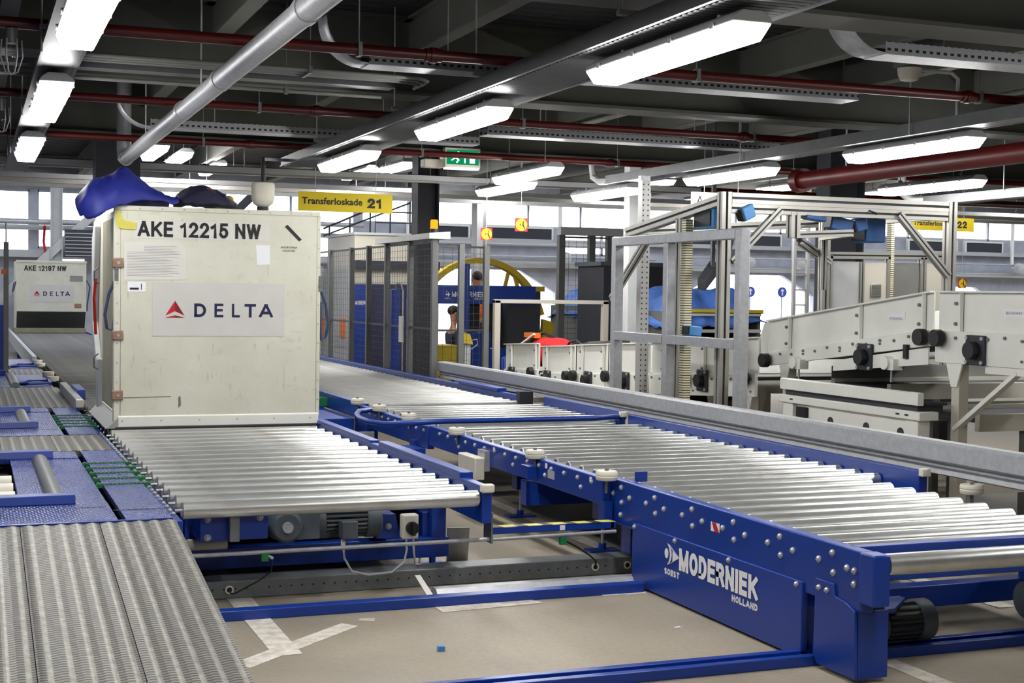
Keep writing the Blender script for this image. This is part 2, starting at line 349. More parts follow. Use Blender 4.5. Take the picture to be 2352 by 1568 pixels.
def struct(mb, name, mat, parent=None, **k):
    o = mb.build(name, mat, parent, **k)
    if parent is None: o['kind'] = 'structure'
    return o
def dup(root, loc, label=None, group=None, rotz=None):
    def cp(o, par):
        c = o.copy(); C.objects.link(c)
        if par is not None: c.parent = par
        for ch in o.children: cp(ch, c)
        return c
    r = cp(root, None); r.location = loc
    if rotz is not None: r.rotation_euler.z = rotz
    if label: r['label'] = label
    if group: r['group'] = group
    return r
def shift(o, d):                        # same part again, moved
    c = o.copy(); C.objects.link(c); c.parent = o.parent; c.location = o.location+Vector(d); return c
X, Y, Z = Vector((1, 0, 0)), Vector((0, 1, 0)), Vector((0, 0, 1))

# ================================================================ setting
struct(B(-6, 38, -6, 37.4, -.2, 0), 'floor', 'concrete')
struct(B(-6, 38, -6, 24, 3.7, 3.85), 'ceiling', 'deck')
for i, (ya, yb) in enumerate(((24, 26.5), (29, 31.5), (34, 37.4))): struct(B(-6, 38, ya, yb, 6.0, 6.2), 'ceiling_far' if i == 0 else 'ceiling_far_%d' % (i+1), 'deck')
for i, (ya, yb) in enumerate(((26.5, 29), (31.5, 34))):  # skylight strips out of view, added to brighten the far hall
    f = MB()
    for k in range(23): f.box(-6+2*k-.04, -6+2*k+.04, ya, yb, 6.0, 6.15)
    sk = struct(f, 'window_%d' % (40+i), 'pale_grey'); struct(B(-6, 38, ya, yb, 6.05, 6.06), 'pane', 'glass', sk)
struct(B(-6, 38, 23.85, 24, 3.4, 6.2), 'wall_gable', 'wall')
struct(B(-6.2, -6, -6, 37.4, -.2, 6.2), 'wall_left', 'wall')
struct(B(38, 38.2, -6, 37.4, -.2, 6.2), 'wall_right', 'wall')
struct(B(-6.2, 38.2, -6.2, -6, -.2, 3.85), 'wall_front', 'wall')
# back wall with glazing bands and dock doors (openings listed as x0,x1,z0,z1)
openings = [(-4.5, .2, 2.45, 4.0), (.45, 1.4, 2.45, 4.0), (1.6, 4.3, 2.55, 4.0), (2.05, 2.75, 1.05, 2.35), (3.1, 3.7, .9, 2.3), (4.5, 9.7, 2.45, 4.15),
            (10.9, 15.6, 0.0, 2.25), (9.9, 19.6, 3.45, 4.2), (15.7, 18.4, 2.7, 3.4), (19.7, 24.2, 0.0, 2.25), (19.9, 37, 3.5, 4.2), (26.6, 31.4, 0.0, 2.0), (33, 37, 0, 2.0)]
xs = sorted(set([-6, 38]+[o[0] for o in openings]+[o[1] for o in openings]))
for i, (xa, xb) in enumerate(zip(xs[:-1], xs[1:])):
    segs = sorted((o[2], o[3]) for o in openings if o[0] < xb-1e-6 and o[1] > xa+1e-6)
    z = -.2; mb = MB()
    for a, b in segs:
        if a > z+1e-6: mb.box(xa, xb, 37, 37.2, z, a)
        z = max(z, b)
    mb.box(xa, xb, 37, 37.2, z, 6.2)
    if i == 0: wall = mb
    else: wall.add(mb.v, mb.f)
for x0, x1, zt in ((10.9, 15.6, 2.25), (19.7, 24.2, 2.25), (26.6, 31.4, 2.0)):      # chamfered door heads
    wall.prism([(x0, zt), (x0, zt-.62), (x0+1.1, zt)], 1, 37, 37.2); wall.prism([(x1, zt), (x1-1.1, zt), (x1, zt-.62)], 1, 37, 37.2)
struct(wall, 'wall_back', 'wall', smooth=False)
wn = 0
for x0, x1, z0, z1 in openings:
    if z0 > .5:
        wn += 1; f = MB(); n = max(1, round((x1-x0)/1.6))
        for k in range(n+1):
            xx = x0+(x1-x0)*k/n; f.box(xx-.03, xx+.03, 37.02, 37.12, z0, z1)
        f.box(x0, x1, 37.02, 37.12, z0, z0+.05); f.box(x0, x1, 37.02, 37.12, z1-.05, z1)
        wi = struct(f, 'window_%d' % wn, 'pale_grey'); struct(B(x0, x1, 37.06, 37.07, z0, z1), 'pane', 'glass', wi)
struct(B(-30, 70, 37.4, 120, -.25, -.05), 'ground_outside', 'pale_grey')
# steel frame of the mezzanine
for i, y in enumerate((-1.4, 2.6, 6.65, 10.6, 14.6)):
    mb = B(-6, 38, y-.17, y+.17, 3.1, 3.125).box(-6, 38, y-.008, y+.008, 3.125, 3.68).box(-6, 38, y-.17, y+.17, 3.68, 3.7)
    struct(mb, 'trim_%d' % (i+1), 'beam', smooth=False)
k = 6
for ya, yb in ((-6, -1.42), (-1.38, 2.58), (2.62, 6.63), (6.67, 10.58), (10.62, 14.58), (14.62, 23.8)):
    for xx in (-1.2, .25, 1.69, 3.2, 4.7, 6.15, 7.2, 8.6, 10.1, 11.6, 13.1, 14.6):
        mb = B(xx-.06, xx+.06, ya, yb, 3.4, 3.415).box(xx-.005, xx+.005, ya, yb, 3.415, 3.68).box(xx-.06, xx+.06, ya, yb, 3.68, 3.698)
        if yb < 0 and xx > 4: continue
        struct(mb, 'trim_%d' % k, 'purlin', smooth=False); k += 1
# floor markings
mark = MB()
for ip, p in enumerate(([(1.235, 6.0), (1.36, 6.0), (1.36, 8.6), (1.235, 8.6)], [(1.03, 5.92), (1.10, 5.84), (1.72, 6.42), (1.66, 6.5)], [(2.19, 6.57), (2.75, 6.62), (2.72, 6.70), (2.19, 6.69)],
          [(3.66, 7.2), (3.76, 7.2), (3.76, 16), (3.66, 16)], [(3.70, 2.0), (3.80, 2.0), (3.80, 5.1), (3.70, 5.1)], [(4.95, 5.8), (5.06, 5.8), (5.06, 7.5), (4.95, 7.5)],
          [(1.75, 6.53), (1.82, 6.5), (1.84, 6.55), (1.77, 6.57)], [(3.12, 6.68), (3.36, 6.66), (3.38, 6.72), (3.12, 6.72)])):
    mark.prism(p, 2, 0.0005, .0025+.0006*(ip % 3))
o = mark.build('floor_marking', 'floor_paint'); o['kind'] = 'structure'
for i, (x, y, sx) in enumerate(((5.72, 18.1, .15), (8.25, 23, .09), (9.5, 14, .24), (-1.5, 18.1, .15), (2.0, 36.3, .14), (.15, 35.6, .14))):
    mb = B(x-sx, x-sx+.02, y-.14, y+.14, 0, 3.68 if y < 24 else 5.98).box(x+sx-.02, x+sx, y-.14, y+.14, 0, 3.68 if y < 24 else 5.98).box(x-sx+.02, x+sx-.02, y-.01, y+.01, 0, 3.68 if y < 24 else 5.98)
    c = struct(mb, 'column_%d' % (i+1), 'charcoal' if i in (0, 2, 3) else 'pale_grey', smooth=False)
for i, (a, b) in enumerate((((.3, 36.3, .9), (3.4, 36.3, 3.9)), ((4.6, 36.3, 1.8), (7.0, 36.3, 4.2)))):
    struct(MB().bar(a, b, .2, .2), 'trim_brace_%d' % (i+1), 'pale_grey' if i == 0 else 'charcoal')
# sills, gutters, pipes and dark louvres along the back wall
struct(B(-6, 38, 36.75, 37, 3.0, 3.12).box(-6, 38, 36.7, 37, 2.32, 2.5), 'trim_sill', 'pale_grey')
struct(B(-6, 38, 36.5, 37, 4.2, 6.0), 'trim_lintel', 'charcoal')
for i, (x0, x1) in enumerate(((11.2, 12.9), (13.3, 15.4), (19.9, 21.2), (21.7, 22.9), (27.6, 29.4), (29.8, 31.2))):
    mb = B(x0, x1, 36.86, 36.98, 3.1, 3.42)
    l = struct(mb, 'window_%d' % (20+i), 'charcoal'); struct(MB().box(x0-.05, x0, 36.84, 36.99, 3.05, 3.47).box(x1, x1+.05, 36.84, 36.99, 3.05, 3.47).box(x0, x1, 36.84, 36.99, 3.42, 3.47).box(x0, x1, 36.84, 36.99, 3.05, 3.1), 'window_frame', 'white', l)

# ================================================================ roller lanes
RR = .043
def roller_mesh(x0, x1, r=RR):
    return MB().cyl((x0+.006, 0, 0), (x1-.006, 0, 0), r, 20).cyl((x0, 0, 0), (x0+.006, 0, 0), r-.006, 20, r).cyl((x1-.006, 0, 0), (x1, 0, 0), r, 20, r-.006).cyl((x0-.03, 0, 0), (x1+.03, 0, 0), .009, 6)
def rollers(t, x0, x1, ys, z=.507, mat='roller', name='roller'):
    first = None
    for y in ys:
        if first is None:
            mb = roller_mesh(x0, x1); b = wloc(t); mb.v = [(p[0]+0, p[1]+b.y, p[2]+b.z) for p in mb.v]
            first = mb.build(name, mat, t); first.location = (0, y-b.y, z-b.z)
        else:
            c = first.copy(); C.objects.link(c); c.parent = t; c.location = (0, y-wloc(t).y, z-wloc(t).z)
def bolts(t, pts, ax=0, s=-1, r=.012, name='bolt', mat='galv'):
    first = None
    for p in pts:
        if first is None:
            q = Vector(p); d = Vector((0, 0, 0)); d[ax] = s
            first = MB().cyl(q, q+d*.006, r*1.25, 10).cyl(q+d*.006, q+d*.014, r, 8, r*.6).build(name, mat, t); p0 = q
        else: shift(first, Vector(p)-p0)

# ---- left lane, front section
t = thing('roller_conveyor', 'steel roller conveyor in the foreground carrying the large white container', 'conveyor', (1.7, 9.5, 0))
rail = MB().prism([(2.505, .38), (2.56, .38), (2.56, .575), (2.505, .575)], 1, 6.88, 12.4)
rail.box(2.508, 2.585, 7.25, 8.9, .56, .605).box(2.508, 2.578, 9.1, 12.4, .565, .59)
rail.build('side_rail', 'blue', t, bevel=.006)
MB().prism([(.915, .36), (.955, .36), (.955, .478), (.915, .478)], 1, 6.80, 12.4).build('side_rail', 'blue', t, bevel=.004)
rollers(t, .965, 2.50, [6.93+.245*i for i in range(23)])
B(.96, 2.5, 7.55, 12.4, .405, .415).build('shade_pan', 'charcoal', t)  # charcoal sheet added to stop light between rollers and darken the underside
B(2.49, 2.56, 6.84, 6.885, .545, .59).build('end_buffer', 'plastic', t, bevel=.008)
bolts(t, [(.935, 7.0+.1225*i, .478) for i in range(34)], 2, 1, r=.012)
B(1.06, 1.40, 6.98, 7.5, .34, .47).build('drive_housing', 'blue', t, bevel=.006)
bolts(t, [(1.10, 6.98, .45), (1.10, 6.98, .36), (1.36, 6.98, .45)], 1, -1, .014)
MB().box(1.20, 1.25, 6.93, 6.98, .34, .47).build('hanger_plate', 'galv_dark', t, bevel=.004)
gb = MB().lathe([(.02, 7.08), (.07, 7.08), (.085, 7.10), (.085, 7.22), (.095, 7.24), (.095, 7.36)], (1.52, 0, .375), 1, 22).box(1.52, 1.70, 7.12, 7.34, .30, .46).cyl((1.66, 7.22, .37), (1.76, 7.22, .37), .085, 20)
gm = gb.build('gearbox', 'motor', t, bevel=.004); MB().lathe([(.018, 7.06), (.028, 7.06), (.028, 7.09), (.018, 7.09)], (1.52, 0, .375), 1, 16).build('output_shaft', 'galv', gm)
mo = MB().cyl((1.74, 7.22, .375), (1.98, 7.22, .375), .088, 22).build('motor', 'fins', t)
MB().cyl((1.96, 7.22, .375), (2.04, 7.22, .375), .094, 22).build('fan_cowl', 'motor', mo, bevel=.006)
tb = B(1.80, 1.885, 7.05, 7.13, .30, .395).build('terminal_box', 'motor', mo, bevel=.006)
MB().cyl((1.815, 7.09, .265), (1.815, 7.09, .30), .012, 10).build('cable_gland', 'plastic', tb)
sb = B(2.145, 2.235, 7.12, 7.18, .275, .405).build('isolator_switch', 'plastic', t, bevel=.008, label='white isolator switch box with black rotary knob')
MB().cyl((2.195, 7.12, .335), (2.195, 7.09, .335), .034, 18).box(2.187, 2.203, 7.07, 7.10, .30, .37).build('rotary_knob', 'black', sb)
tr = MB().prism([(2.02, .27), (2.16, .27), (2.13, .40), (2.06, .40)], 1, 7.2, 7.5); tr.build('bearing_bracket', 'blue', t, bevel=.004)
bolts(t, [(2.09, 7.2, .335)], 1, -1, .014)
B(1.05, 2.50, 7.40, 7.50, .115, .225).build('base_beam', 'blue', t, bevel=.004)
B(1.05, 1.16, 7.45, 12.2, .12, .23).build('base_beam', 'blue', t, bevel=.004)
B(2.36, 2.46, 7.45, 12.2, .12, .36).build('base_beam', 'blue', t, bevel=.004)
B(1.05, 2.50, 9.6, 9.7, .115, .36).build('cross_member', 'blue', t)
B(1.05, 1.13, 7.4, 7.48, .225, .40).build('upright', 'blue', t); B(2.40, 2.48, 7.4, 7.48, .225, .40).build('upright', 'blue', t)
for yy in (7.76, 9.9, 12.0):
    ft = MB().cyl((2.52, yy, .012), (2.52, yy, .05), .02, 12).box(2.45, 2.59, yy-.05, yy+.05, 0, .012).build('foot', 'blue', t)
    MB().cyl((2.52, yy, .012), (2.52, yy, .26), .011, 10).cyl((2.52, yy, .20), (2.52, yy, .225), .022, 6).build('levelling_screw', 'galv', ft)
    MB().cyl((1.0, yy, .0), (1.0, yy, .36), .02, 10).box(.94, 1.06, yy-.05, yy+.05, 0, .012).build('foot', 'blue', t)
B(2.46, 2.56, 7.72, 7.80, .225, .30).build('foot_bracket', 'blue', t)
kp = MB().hexa([(2.63, 7.82, 0), (2.76, 7.82, 0), (2.76, 7.835, 0), (2.63, 7.835, 0), (2.56, 7.60, .24), (2.685, 7.58, .24), (2.685, 7.595, .24), (2.56, 7.615, .24)])
kp.build('kick_plate', 'galv', t, label='bent galvanised plate at the rail foot')
pts = [(1.815, 7.09, .27), (1.82, 7.08, .20), (1.86, 7.08, .13), (1.95, 7.08, .105), (2.08, 7.09, .11), (2.15, 7.10, .16), (2.17, 7.12, .22), (2.17, 7.14, .28)]
MB().tube(pts, .006).build('power_cable', 'pale_grey', t)
MB().tube([(2.21, 7.14, .28), (2.212, 7.13, .2), (2.23, 7.16, .13), (2.30, 7.3, .10), (2.36, 7.5, .11)], .006).build('power_cable', 'pale_grey', t)
MB().cyl((1.0, 7.30, .27), (1.25, 7.30, .27), .03, 12).build('pneumatic_cylinder', 'plastic', t)
# round photo-cell rod in front of the machine
r = thing('sensor_rod', 'thin polished steel rod crossing the aisle below the end roller', 'rod', (1.8, 7.0, 0))
MB().cyl((.98, 7.0, .268), (2.60, 7.0, .274), .011, 12).build('rod', 'galv', r)
sn = B(1.37, 1.405, 6.985, 7.02, .225, .265).build('photo_sensor', 'green', r); MB().cyl((1.405, 7.0, .25), (1.43, 7.0, .235), .008, 8).build('plug', 'galv', sn)
MB().tube([(1.43, 7.0, .235), (1.42, 6.99, .17), (1.36, 7.02, .12), (1.25, 7.08, .05), (1.24, 7.13, .045)], .004).build('sensor_cable', 'black', r)
B(2.59, 2.60, 6.97, 7.05, .255, .42).build('rod_bracket', 'galv_dark', r); B(.97, .985, 6.98, 7.02, 0, .29).build('rod_post', 'galv_dark', r)
y0 = thing('chain_cover', 'blue chain cover bar with yellow and black hazard tape between the two lanes', 'cover', (3.0, 7.1, 0))
B(2.62, 3.36, 7.07, 7.14, .285, .322).build('cover_bar', 'blue', y0, bevel=.003)
hz = MB()
for i in range(5): hz.prism([(2.70+.145*i, 7.072), (2.79+.145*i, 7.072), (2.775+.145*i, 7.138), (2.685+.145*i, 7.138)], 2, .322, .3235)
hz.build('hazard_tape', 'tape', y0); hb = MB()
for i in range(5): hb.prism([(2.63+.145*i, 7.068), (2.70+.145*i, 7.068), (2.685+.145*i, 7.138), (2.615+.145*i, 7.138)], 2, .322, .3232)
hb.build('hazard_tape', 'black', y0)
B(3.03, 3.06, 7.068, 7.07, .29, .318).build('reflector', 'white_ink', y0)
MB().cyl((2.60, 7.05, .262), (3.36, 7.05, .272), .010, 10).build('rod', 'galv', y0)
sn = B(3.02, 3.055, 7.03, 7.06, .215, .255).build('photo_sensor', 'green', y0)
MB().tube([(3.06, 7.04, .23), (3.12, 7.06, .20), (3.22, 7.1, .14), (3.29, 7.16, .09), (3.30, 7.18, .05)], .005).build('sensor_cable', 'black', y0)
B(2.602, 2.625, 7.06, 7.12, .255, .40).build('end_bracket', 'galv_dark', y0); B(3.34, 3.39, 7.16, 7.24, .27, .42).box(3.34, 3.37, 7.07, 7.2, .285, .32).build('end_bracket', 'blue', y0)

# ---- left lane, far section
t = thing('roller_conveyor', 'long far roller conveyor on the left carrying the small container at its end', 'conveyor', (1.7, 24, 0))
MB().prism([(2.505, .36), (2.56, .36), (2.56, .58), (2.505, .58)], 1, 12.5, 36).build('side_rail', 'blue_worn', t)
MB().prism([(.88, .50), (.945, .50), (.945, .60), (.88, .60)], 1, 12.95, 15.3).build('side_rail', 'galv', t, bevel=.006)
B(.88, .945, 12.90, 12.95, .525, .598).build('end_buffer', 'plastic', t, bevel=.006)
B(.945, 1.02, 13.7, 14.5, .54, .63).build('guide_block', 'blue_worn', t, bevel=.006)
MB().prism([(.84, .36), (.90, .36), (.90, .60), (.84, .60)], 1, 21.0, 36).build('side_rail', 'galv', t)
rollers(t, .965, 2.50, [12.55+.24*i for i in range(97)], mat='roller_dull')
B(1.0, 2.5, 12.6, 36, .30, .44).build('under_frame', 'charcoal', t)
for yy in (13, 18, 23, 28, 33): [B(x, x+.08, yy, yy+.08, 0, .36).build('leg', 'blue', t) for x in (1.0, 2.42)]
for i, yy in enumerate((17.07, 18.0, 20.1, 20.92)):
    pass
wheels = [(.905, 17.05), (.905, 18.0), (.90, 20.1), (.90, 20.92)]
for x, y in wheels: MB().lathe([(.03, .50), (.068, .50), (.07, .515), (.07, .545), (.068, .555), (.03, .555)], (x, y, 0), 2, 16).build('guide_wheel', 'plastic', t)

# ---- right lane, front section with the drive cover
t = thing('roller_conveyor', 'blue roller conveyor in the right foreground with white company lettering on its cover', 'conveyor', (4.2, 7.5, 0))
MB().prism([(3.40, .30), (3.46, .30), (3.46, .552), (3.40, .552)], 1, 4.80, 7.22).build('side_rail', 'blue', t, bevel=.007)
MB().prism([(3.385, .47), (3.40, .47), (3.40, .545), (3.385, .545)], 1, 4.81, 7.2)
B(3.385, 3.468, 4.70, 4.80, .342, .553).build('end_plate', 'blue', t, bevel=.008)
MB().prism([(6.90, .03), (6.90, .343), (5.22, .347), (5.22, .012), (6.78, .012)], 0, 3.388, 3.42).build('cover_panel', 'blue', t, bevel=.003)
B(3.42, 3.60, 5.24, 6.86, .02, .335).build('drive_box', 'blue', t)
MB().prism([(5.13, .06), (5.12, .385), (4.985, .385), (4.975, .335), (4.90, .325), (4.83, .30), (4.82, .02), (5.10, .02)], 0, 3.39, 3.405).build('leg_plate', 'blue', t, bevel=.002)
MB().box(3.405, 3.55, 4.82, 4.84, .02, .30).build('leg_return', 'blue', t, bevel=.003)
bl = []
for i in range(6):
    y = 7.07-.412*i
    bl += [(3.40, y, .512), (3.40, y-.108, .468), (3.40, y+.1, .468), (3.40, y-.01, .43)]
bl += [(3.40, 4.85, .465), (3.40, 4.85, .41), (3.40, 7.07, .36)]
bolts(t, [q for q in bl if 4.83 < q[1] < 7.2], r=.0125)
bolts(t, [(3.388, 6.87, .325), (3.388, 6.4, .327), (3.388, 5.85, .328), (3.388, 5.26, .33), (3.39, 5.09, .35), (3.39, 5.03, .35)], r=.011)
B(3.47, 5.05, 5.75, 10.4, .405, .415).build('shade_pan', 'charcoal', t)  # added light-blocking sheet, keeps the roller gaps dark
# lettering on the cover (reads along -Y)
L = MB(); R_, U_ = Vector((0, -1, 0)), Z; o = (3.387, 6.51, 0)
L.disc((.020, .247), .026, o, R_, U_, sx=.78)
L.slab([(.028, .302), (.052, .293), (.072, .272), (.079, .247), (.072, .222), (.052, .198), (.028, .188), (.050, .212), (.060, .247), (.050, .280)], o, R_, U_)
L.slab([(.088, .270), (.150, .246), (.088, .216)], o, R_, U_).slab([(.050, .298), (.155, .248), (.150, .246), (.082, .277)], o, R_, U_).slab([(.050, .194), (.082, .212), (.150, .246), (.155, .244)], o, R_, U_)
strokes(L, 'MODERNIEK', (3.387, 6.35, .185), R_, U_, .114, .77, .31, .10)
strokes(L, 'SOEST', (3.387, 6.51, .138), R_, U_, .033, .165, .28, .12)
strokes(L, 'HOLLAND', (3.387, 5.815, .138), R_, U_, .033, .235, .28, .12)
L.build('lettering', 'white_ink', t, smooth=False, recalc=False, label='white company name and logo')
st = MB().slab([(0, 0), (.085, 0), (.085, .045), (0, .045)], (3.399, 6.05, .437), R_, U_).build('warning_sticker', 'white_ink', t)
MB().slab([(.012, .045), (.05, .045), (.085, 0), (.04, 0)], (3.3975, 6.05, .437), R_, U_).build('red_stripe', 'red_ink', st)
rollers(t, 3.47, 4.86, [5.03+.197*i for i in range(10)])
first_y = 5.03+.197*10
rollers(t, 3.47, 5.055, [first_y+.197*i for i in range(17)])
MB().cyl((3.469, 4.74, .507), (4.9, 4.74, .507), RR+.002, 22).build('end_roller', 'roller', t)
B(3.44, 5.0, 4.90, 4.955, .40, .552).build('cross_bar', 'blue', t, bevel=.004)
MB().prism([(3.345, .395), (3.40, .395), (3.40, .548), (3.345, .548)], 1, 7.20, 10.42).build('side_rail', 'blue', t, bevel=.006)
bolts(t, [(3.345, 7.35+.2*i, .51) for i in range(15)]+[(3.345, 7.5+.55*i, .46) for i in range(5)], r=.012)
B(5.06, 5.12, 6.62, 10.42, .40, .605).build('side_rail', 'blue', t, bevel=.006)
B(5.055, 5.115, 6.58, 6.62, .575, .622).build('end_buffer', 'plastic', t, bevel=.006)
B(4.87, 4.95, 4.75, 6.6, .36, .49).build('side_rail', 'blue', t, bevel=.006)
B(3.52, 4.98, 5.56, 5.66, .10, .205).build('cross_member', 'blue', t, bevel=.004)
B(4.98, 5.08, 5.5, 5.7, 0, .42).build('support_leg', 'blue', t, bevel=.004)
g = MB().cyl((3.60, 5.22, .135), (3.80, 5.22, .135), .085, 20).box(3.55, 3.72, 5.14, 5.30, .06, .21).build('gearbox', 'motor', t, bevel=.004)
mo = MB().cyl((3.80, 5.22, .14), (3.98, 5.22, .14), .088, 22).build('motor', 'fins', t); MB().cyl((3.97, 5.22, .14), (4.05, 5.22, .14), .094, 22).build('fan_cowl', 'motor', mo, bevel=.008)
MB().prism([(3.47, 5.0), (3.75, 5.05), (3.93, 5.22), (3.93, 5.26), (3.47, 5.26)], 2, .225, .243).build('motor_bracket', 'blue', t)
MB().cyl((3.50, 4.98, .09), (3.50, 4.98, .26), .010, 10).cyl((3.50, 4.98, .08), (3.50, 4.98, .105), .02, 8).cyl((3.50, 4.98, .225), (3.50, 4.98, .25), .018, 6).build('tension_bolt', 'galv', t)
B(3.62, 3.69, 5.04, 5.12, .245, .29).build('buffer', 'black', t); B(3.62, 3.69, 5.04, 5.12, .29, .345).build('buffer_cap', 'plastic', t, bevel=.006)
MB().cyl((4.70, 5.32, .16), (4.95, 5.32, .16), .09, 18).build('motor', 'motor', t)
def guide_wheel(t, x, y, z=.575, r=.062):
    m = MB().lathe([(.02, z-.026), (r-.006, z-.026), (r, z-.016), (r, z-.004), (r-.004, z), (r, z+.004), (r, z+.016), (r-.006, z+.026), (.02, z+.026)], (x, y, 0), 2, 22).build('guide_wheel', 'plastic', t)
    MB().cyl((x, y, z+.026), (x, y, z+.04), .012, 6).build('wheel_bolt', 'galv_dark', m)
    MB().cyl((x, y, z-.10), (x, y, z-.026), .010, 8).build('wheel_pin', 'galv_dark', m)
for y in (7.13, 8.2, 9.72): guide_wheel(t, 3.335, y)
guide_wheel(t, 5.13, 6.25, .55, .065)
for y in (7.87, 9.26):
    lg = B(3.61, 3.72, y-.05, y+.05, .20, .42).build('leg', 'blue', t, bevel=.004)
    MB().box(3.56, 3.76, y-.055, y+.055, 0, .013).cyl((3.66, y, .013), (3.66, y, .05), .025, 12).build('foot', 'blue', lg); MB().cyl((3.66, y, .013), (3.66, y, .21), .010, 10).build('levelling_screw', 'galv', lg)
for y in (7.4, 9.8): B(5.0, 5.1, y-.05, y+.05, 0, .42).build('leg', 'blue', t, bevel=.004)
B(3.5, 3.62, 7.15, 7.27, .12, .40).build('bracket', 'blue', t); B(3.40, 5.05, 8.5, 8.6, .2, .36).build('cross_member', 'blue', t)
B(3.28, 3.345, 8.18, 8.3, .42, .50).build('bracket', 'blue', t)
[B(3.341, 3.345, y, y+.025, .505, .535).build('label_tab', 'white_ink', t) for y in (8.95, 8.02, 7.35)]
B(3.34, 3.344, 8.26, 8.33, .47, .50).build('red_white_sticker', 'red_ink', t); B(3.34, 3.344, 7.9, 8.0, .45, .50).build('name_plate', 'pale_grey', t)
cb = B(3.24, 3.31, 9.05, 9.42, .30, .455).build('junction_box', 'plastic', t, bevel=.008, label='white junction box')
B(3.31, 3.345, 9.05, 9.2, .36, .50).build('bracket', 'galv', cb)
MB().tube([(3.28, 9.1, .30), (3.29, 9.05, .15), (3.34, 9.0, .03)], .012).build('cable', 'black', cb)
B(3.50, 3.575, 7.10, 7.11, .46, .592).build('stop_tab', 'blue', t)

# ---- right lane, transfer section with the blue hoop
t = thing('transfer_conveyor', 'short roller section with a bent blue guard hoop and white guide wheels', 'conveyor', (4.2, 11.4, 0))
rollers(t, 3.47, 5.03, [10.62+.2*i for i in range(9)])
MB().prism([(3.345, .36), (3.40, .36), (3.40, .54), (3.345, .54)], 1, 10.45, 12.58).build('side_rail', 'blue', t, bevel=.006)
B(5.04, 5.10, 10.55, 12.2, .40, .625).build('side_rail', 'blue', t, bevel=.006); B(5.035, 5.095, 10.50, 10.55, .575, .62).build('end_buffer', 'plastic', t, bevel=.006)
B(3.41, 5.03, 10.5, 12.5, .405, .415).build('shade_pan', 'charcoal', t)  # light-blocking sheet added under this section too
hoop = [(3.42, 11.95, .50), (3.3, 11.95, .545), (3.15, 11.8, .55), (3.05, 11.5, .55), (2.98, 11.15, .55), (2.97, 10.85, .55), (3.05, 10.60, .55), (3.22, 10.50, .565), (3.5, 10.48, .575), (4.2, 10.48, .575), (4.8, 10.48, .575), (5.0, 10.52, .58), (5.12, 10.62, .56), (5.14, 10.8, .50)]
MB().tube(hoop, .022, 10).build('guard_hoop', 'blue', t)
for y in (10.93, 11.81, 12.55): guide_wheel(t, 3.335, y, .575, .062)
bolts(t, [(3.345, 10.55+.2*i, .50) for i in range(9)], r=.012)
for x, y in ((3.37, 10.8), (3.37, 12.2), (5.0, 10.8), (5.0, 12.2)): B(x-.05, x+.05, y-.05, y+.05, 0, .40).build('leg', 'blue', t)
MB().prism([(10.5, .16), (10.8, .16), (10.8, .36), (10.5, .36)], 0, 3.20, 3.345).build('drive_box', 'blue', t, bevel=.004)
MB().hexa([(3.12, 11.6, 0), (3.24, 11.6, 0), (3.24, 11.62, 0), (3.12, 11.62, 0), (3.05, 11.5, .4), (3.2, 11.48, .4), (3.2, 11.5, .4), (3.05, 11.52, .4)]).build('kick_plate', 'galv', t)

# ---- right lane, far section
t = thing('roller_conveyor', 'far roller lane running back along the grey mesh fence', 'conveyor', (4.2, 17.5, 0))
rollers(t, 3.47, 4.96, [12.68+.2*i for i in range(50)], mat='roller_far')
B(3.40, 3.46, 12.63, 22.6, .40, .545).build('side_rail', 'blue', t); B(4.97, 5.03, 12.63, 22.6, .40, .60).build('side_rail', 'blue', t, bevel=.006)
B(4.95, 5.05, 13.2, 14.4, .60, .635).build('rail_cover', 'blue', t, bevel=.005); B(4.96, 5.10, 12.61, 12.70, .50, .64).build('end_bracket', 'charcoal', t)
for y in (13, 16, 19, 22): [B(x, x+.08, y, y+.08, 0, .4).build('leg', 'blue', t) for x in (3.45, 4.9)]
# cross transfer with green belts between the lanes
t = thing('cross_transfer', 'blue cross transfer with green belts between the two roller lanes', 'conveyor', (3.0, 14.6, 0))
B(2.60, 3.36, 12.75, 13.95, .12, .40).build('frame', 'blue', t, bevel=.006); B(2.60, 3.36, 13.95, 15.5, .2, .42).build('frame', 'blue', t)
for i in range(8): B(2.60, 3.40, 13.98+.2*i, 14.05+.2*i, .42, .50).build('belt_guide', 'green', t)
for x in (2.65, 3.28): B(x, x+.06, 12.9, 12.96, 0, .12).build('leg', 'blue', t); B(x, x+.06, 15.3, 15.36, 0, .2).build('leg', 'blue', t)

# ================================================================ floor rails
def frail(label, x0, x1, y0, y1, h, mat, name='floor_rail', cat='rail', extra=None):
    o = solo(B(x0, x1, y0, y1, 0, h), name, mat, label, cat, ((x0+x1)/2, (y0+y1)/2, 0), bevel=.004); return o
frail('blue steel floor rail running from the punched ramp to the lettered cover', 1.04, 3.37, 6.70, 6.775, .05, 'blue')
mb = B(1.6, 5.9, 5.13, 5.17, 0, .045).box(1.6, 5.9, 5.17, 5.22, 0, .02).box(1.6, 5.9, 5.22, 5.26, 0, .045)
solo(mb, 'floor_rail', 'blue', 'blue grooved floor rail passing under the lettered cover at the bottom', 'rail', (3.6, 5.2, 0), bevel=.003)
t = thing('cable_channel', 'grey perforated steel cable channel lying across the aisle', 'cable channel', (2.3, 7.25, 0))
B(1.02, 3.65, 7.19, 7.36, 0, .095).build('channel', 'galv_dark', t, bevel=.006)
hl = MB()
for i in range(42):
    if i in (4, 39): continue
    hl.cyl((1.16+.058*i, 7.1895, .052), (1.16+.058*i, 7.188, .052), .005, 8)
hl.build('hole_row', 'black', t)
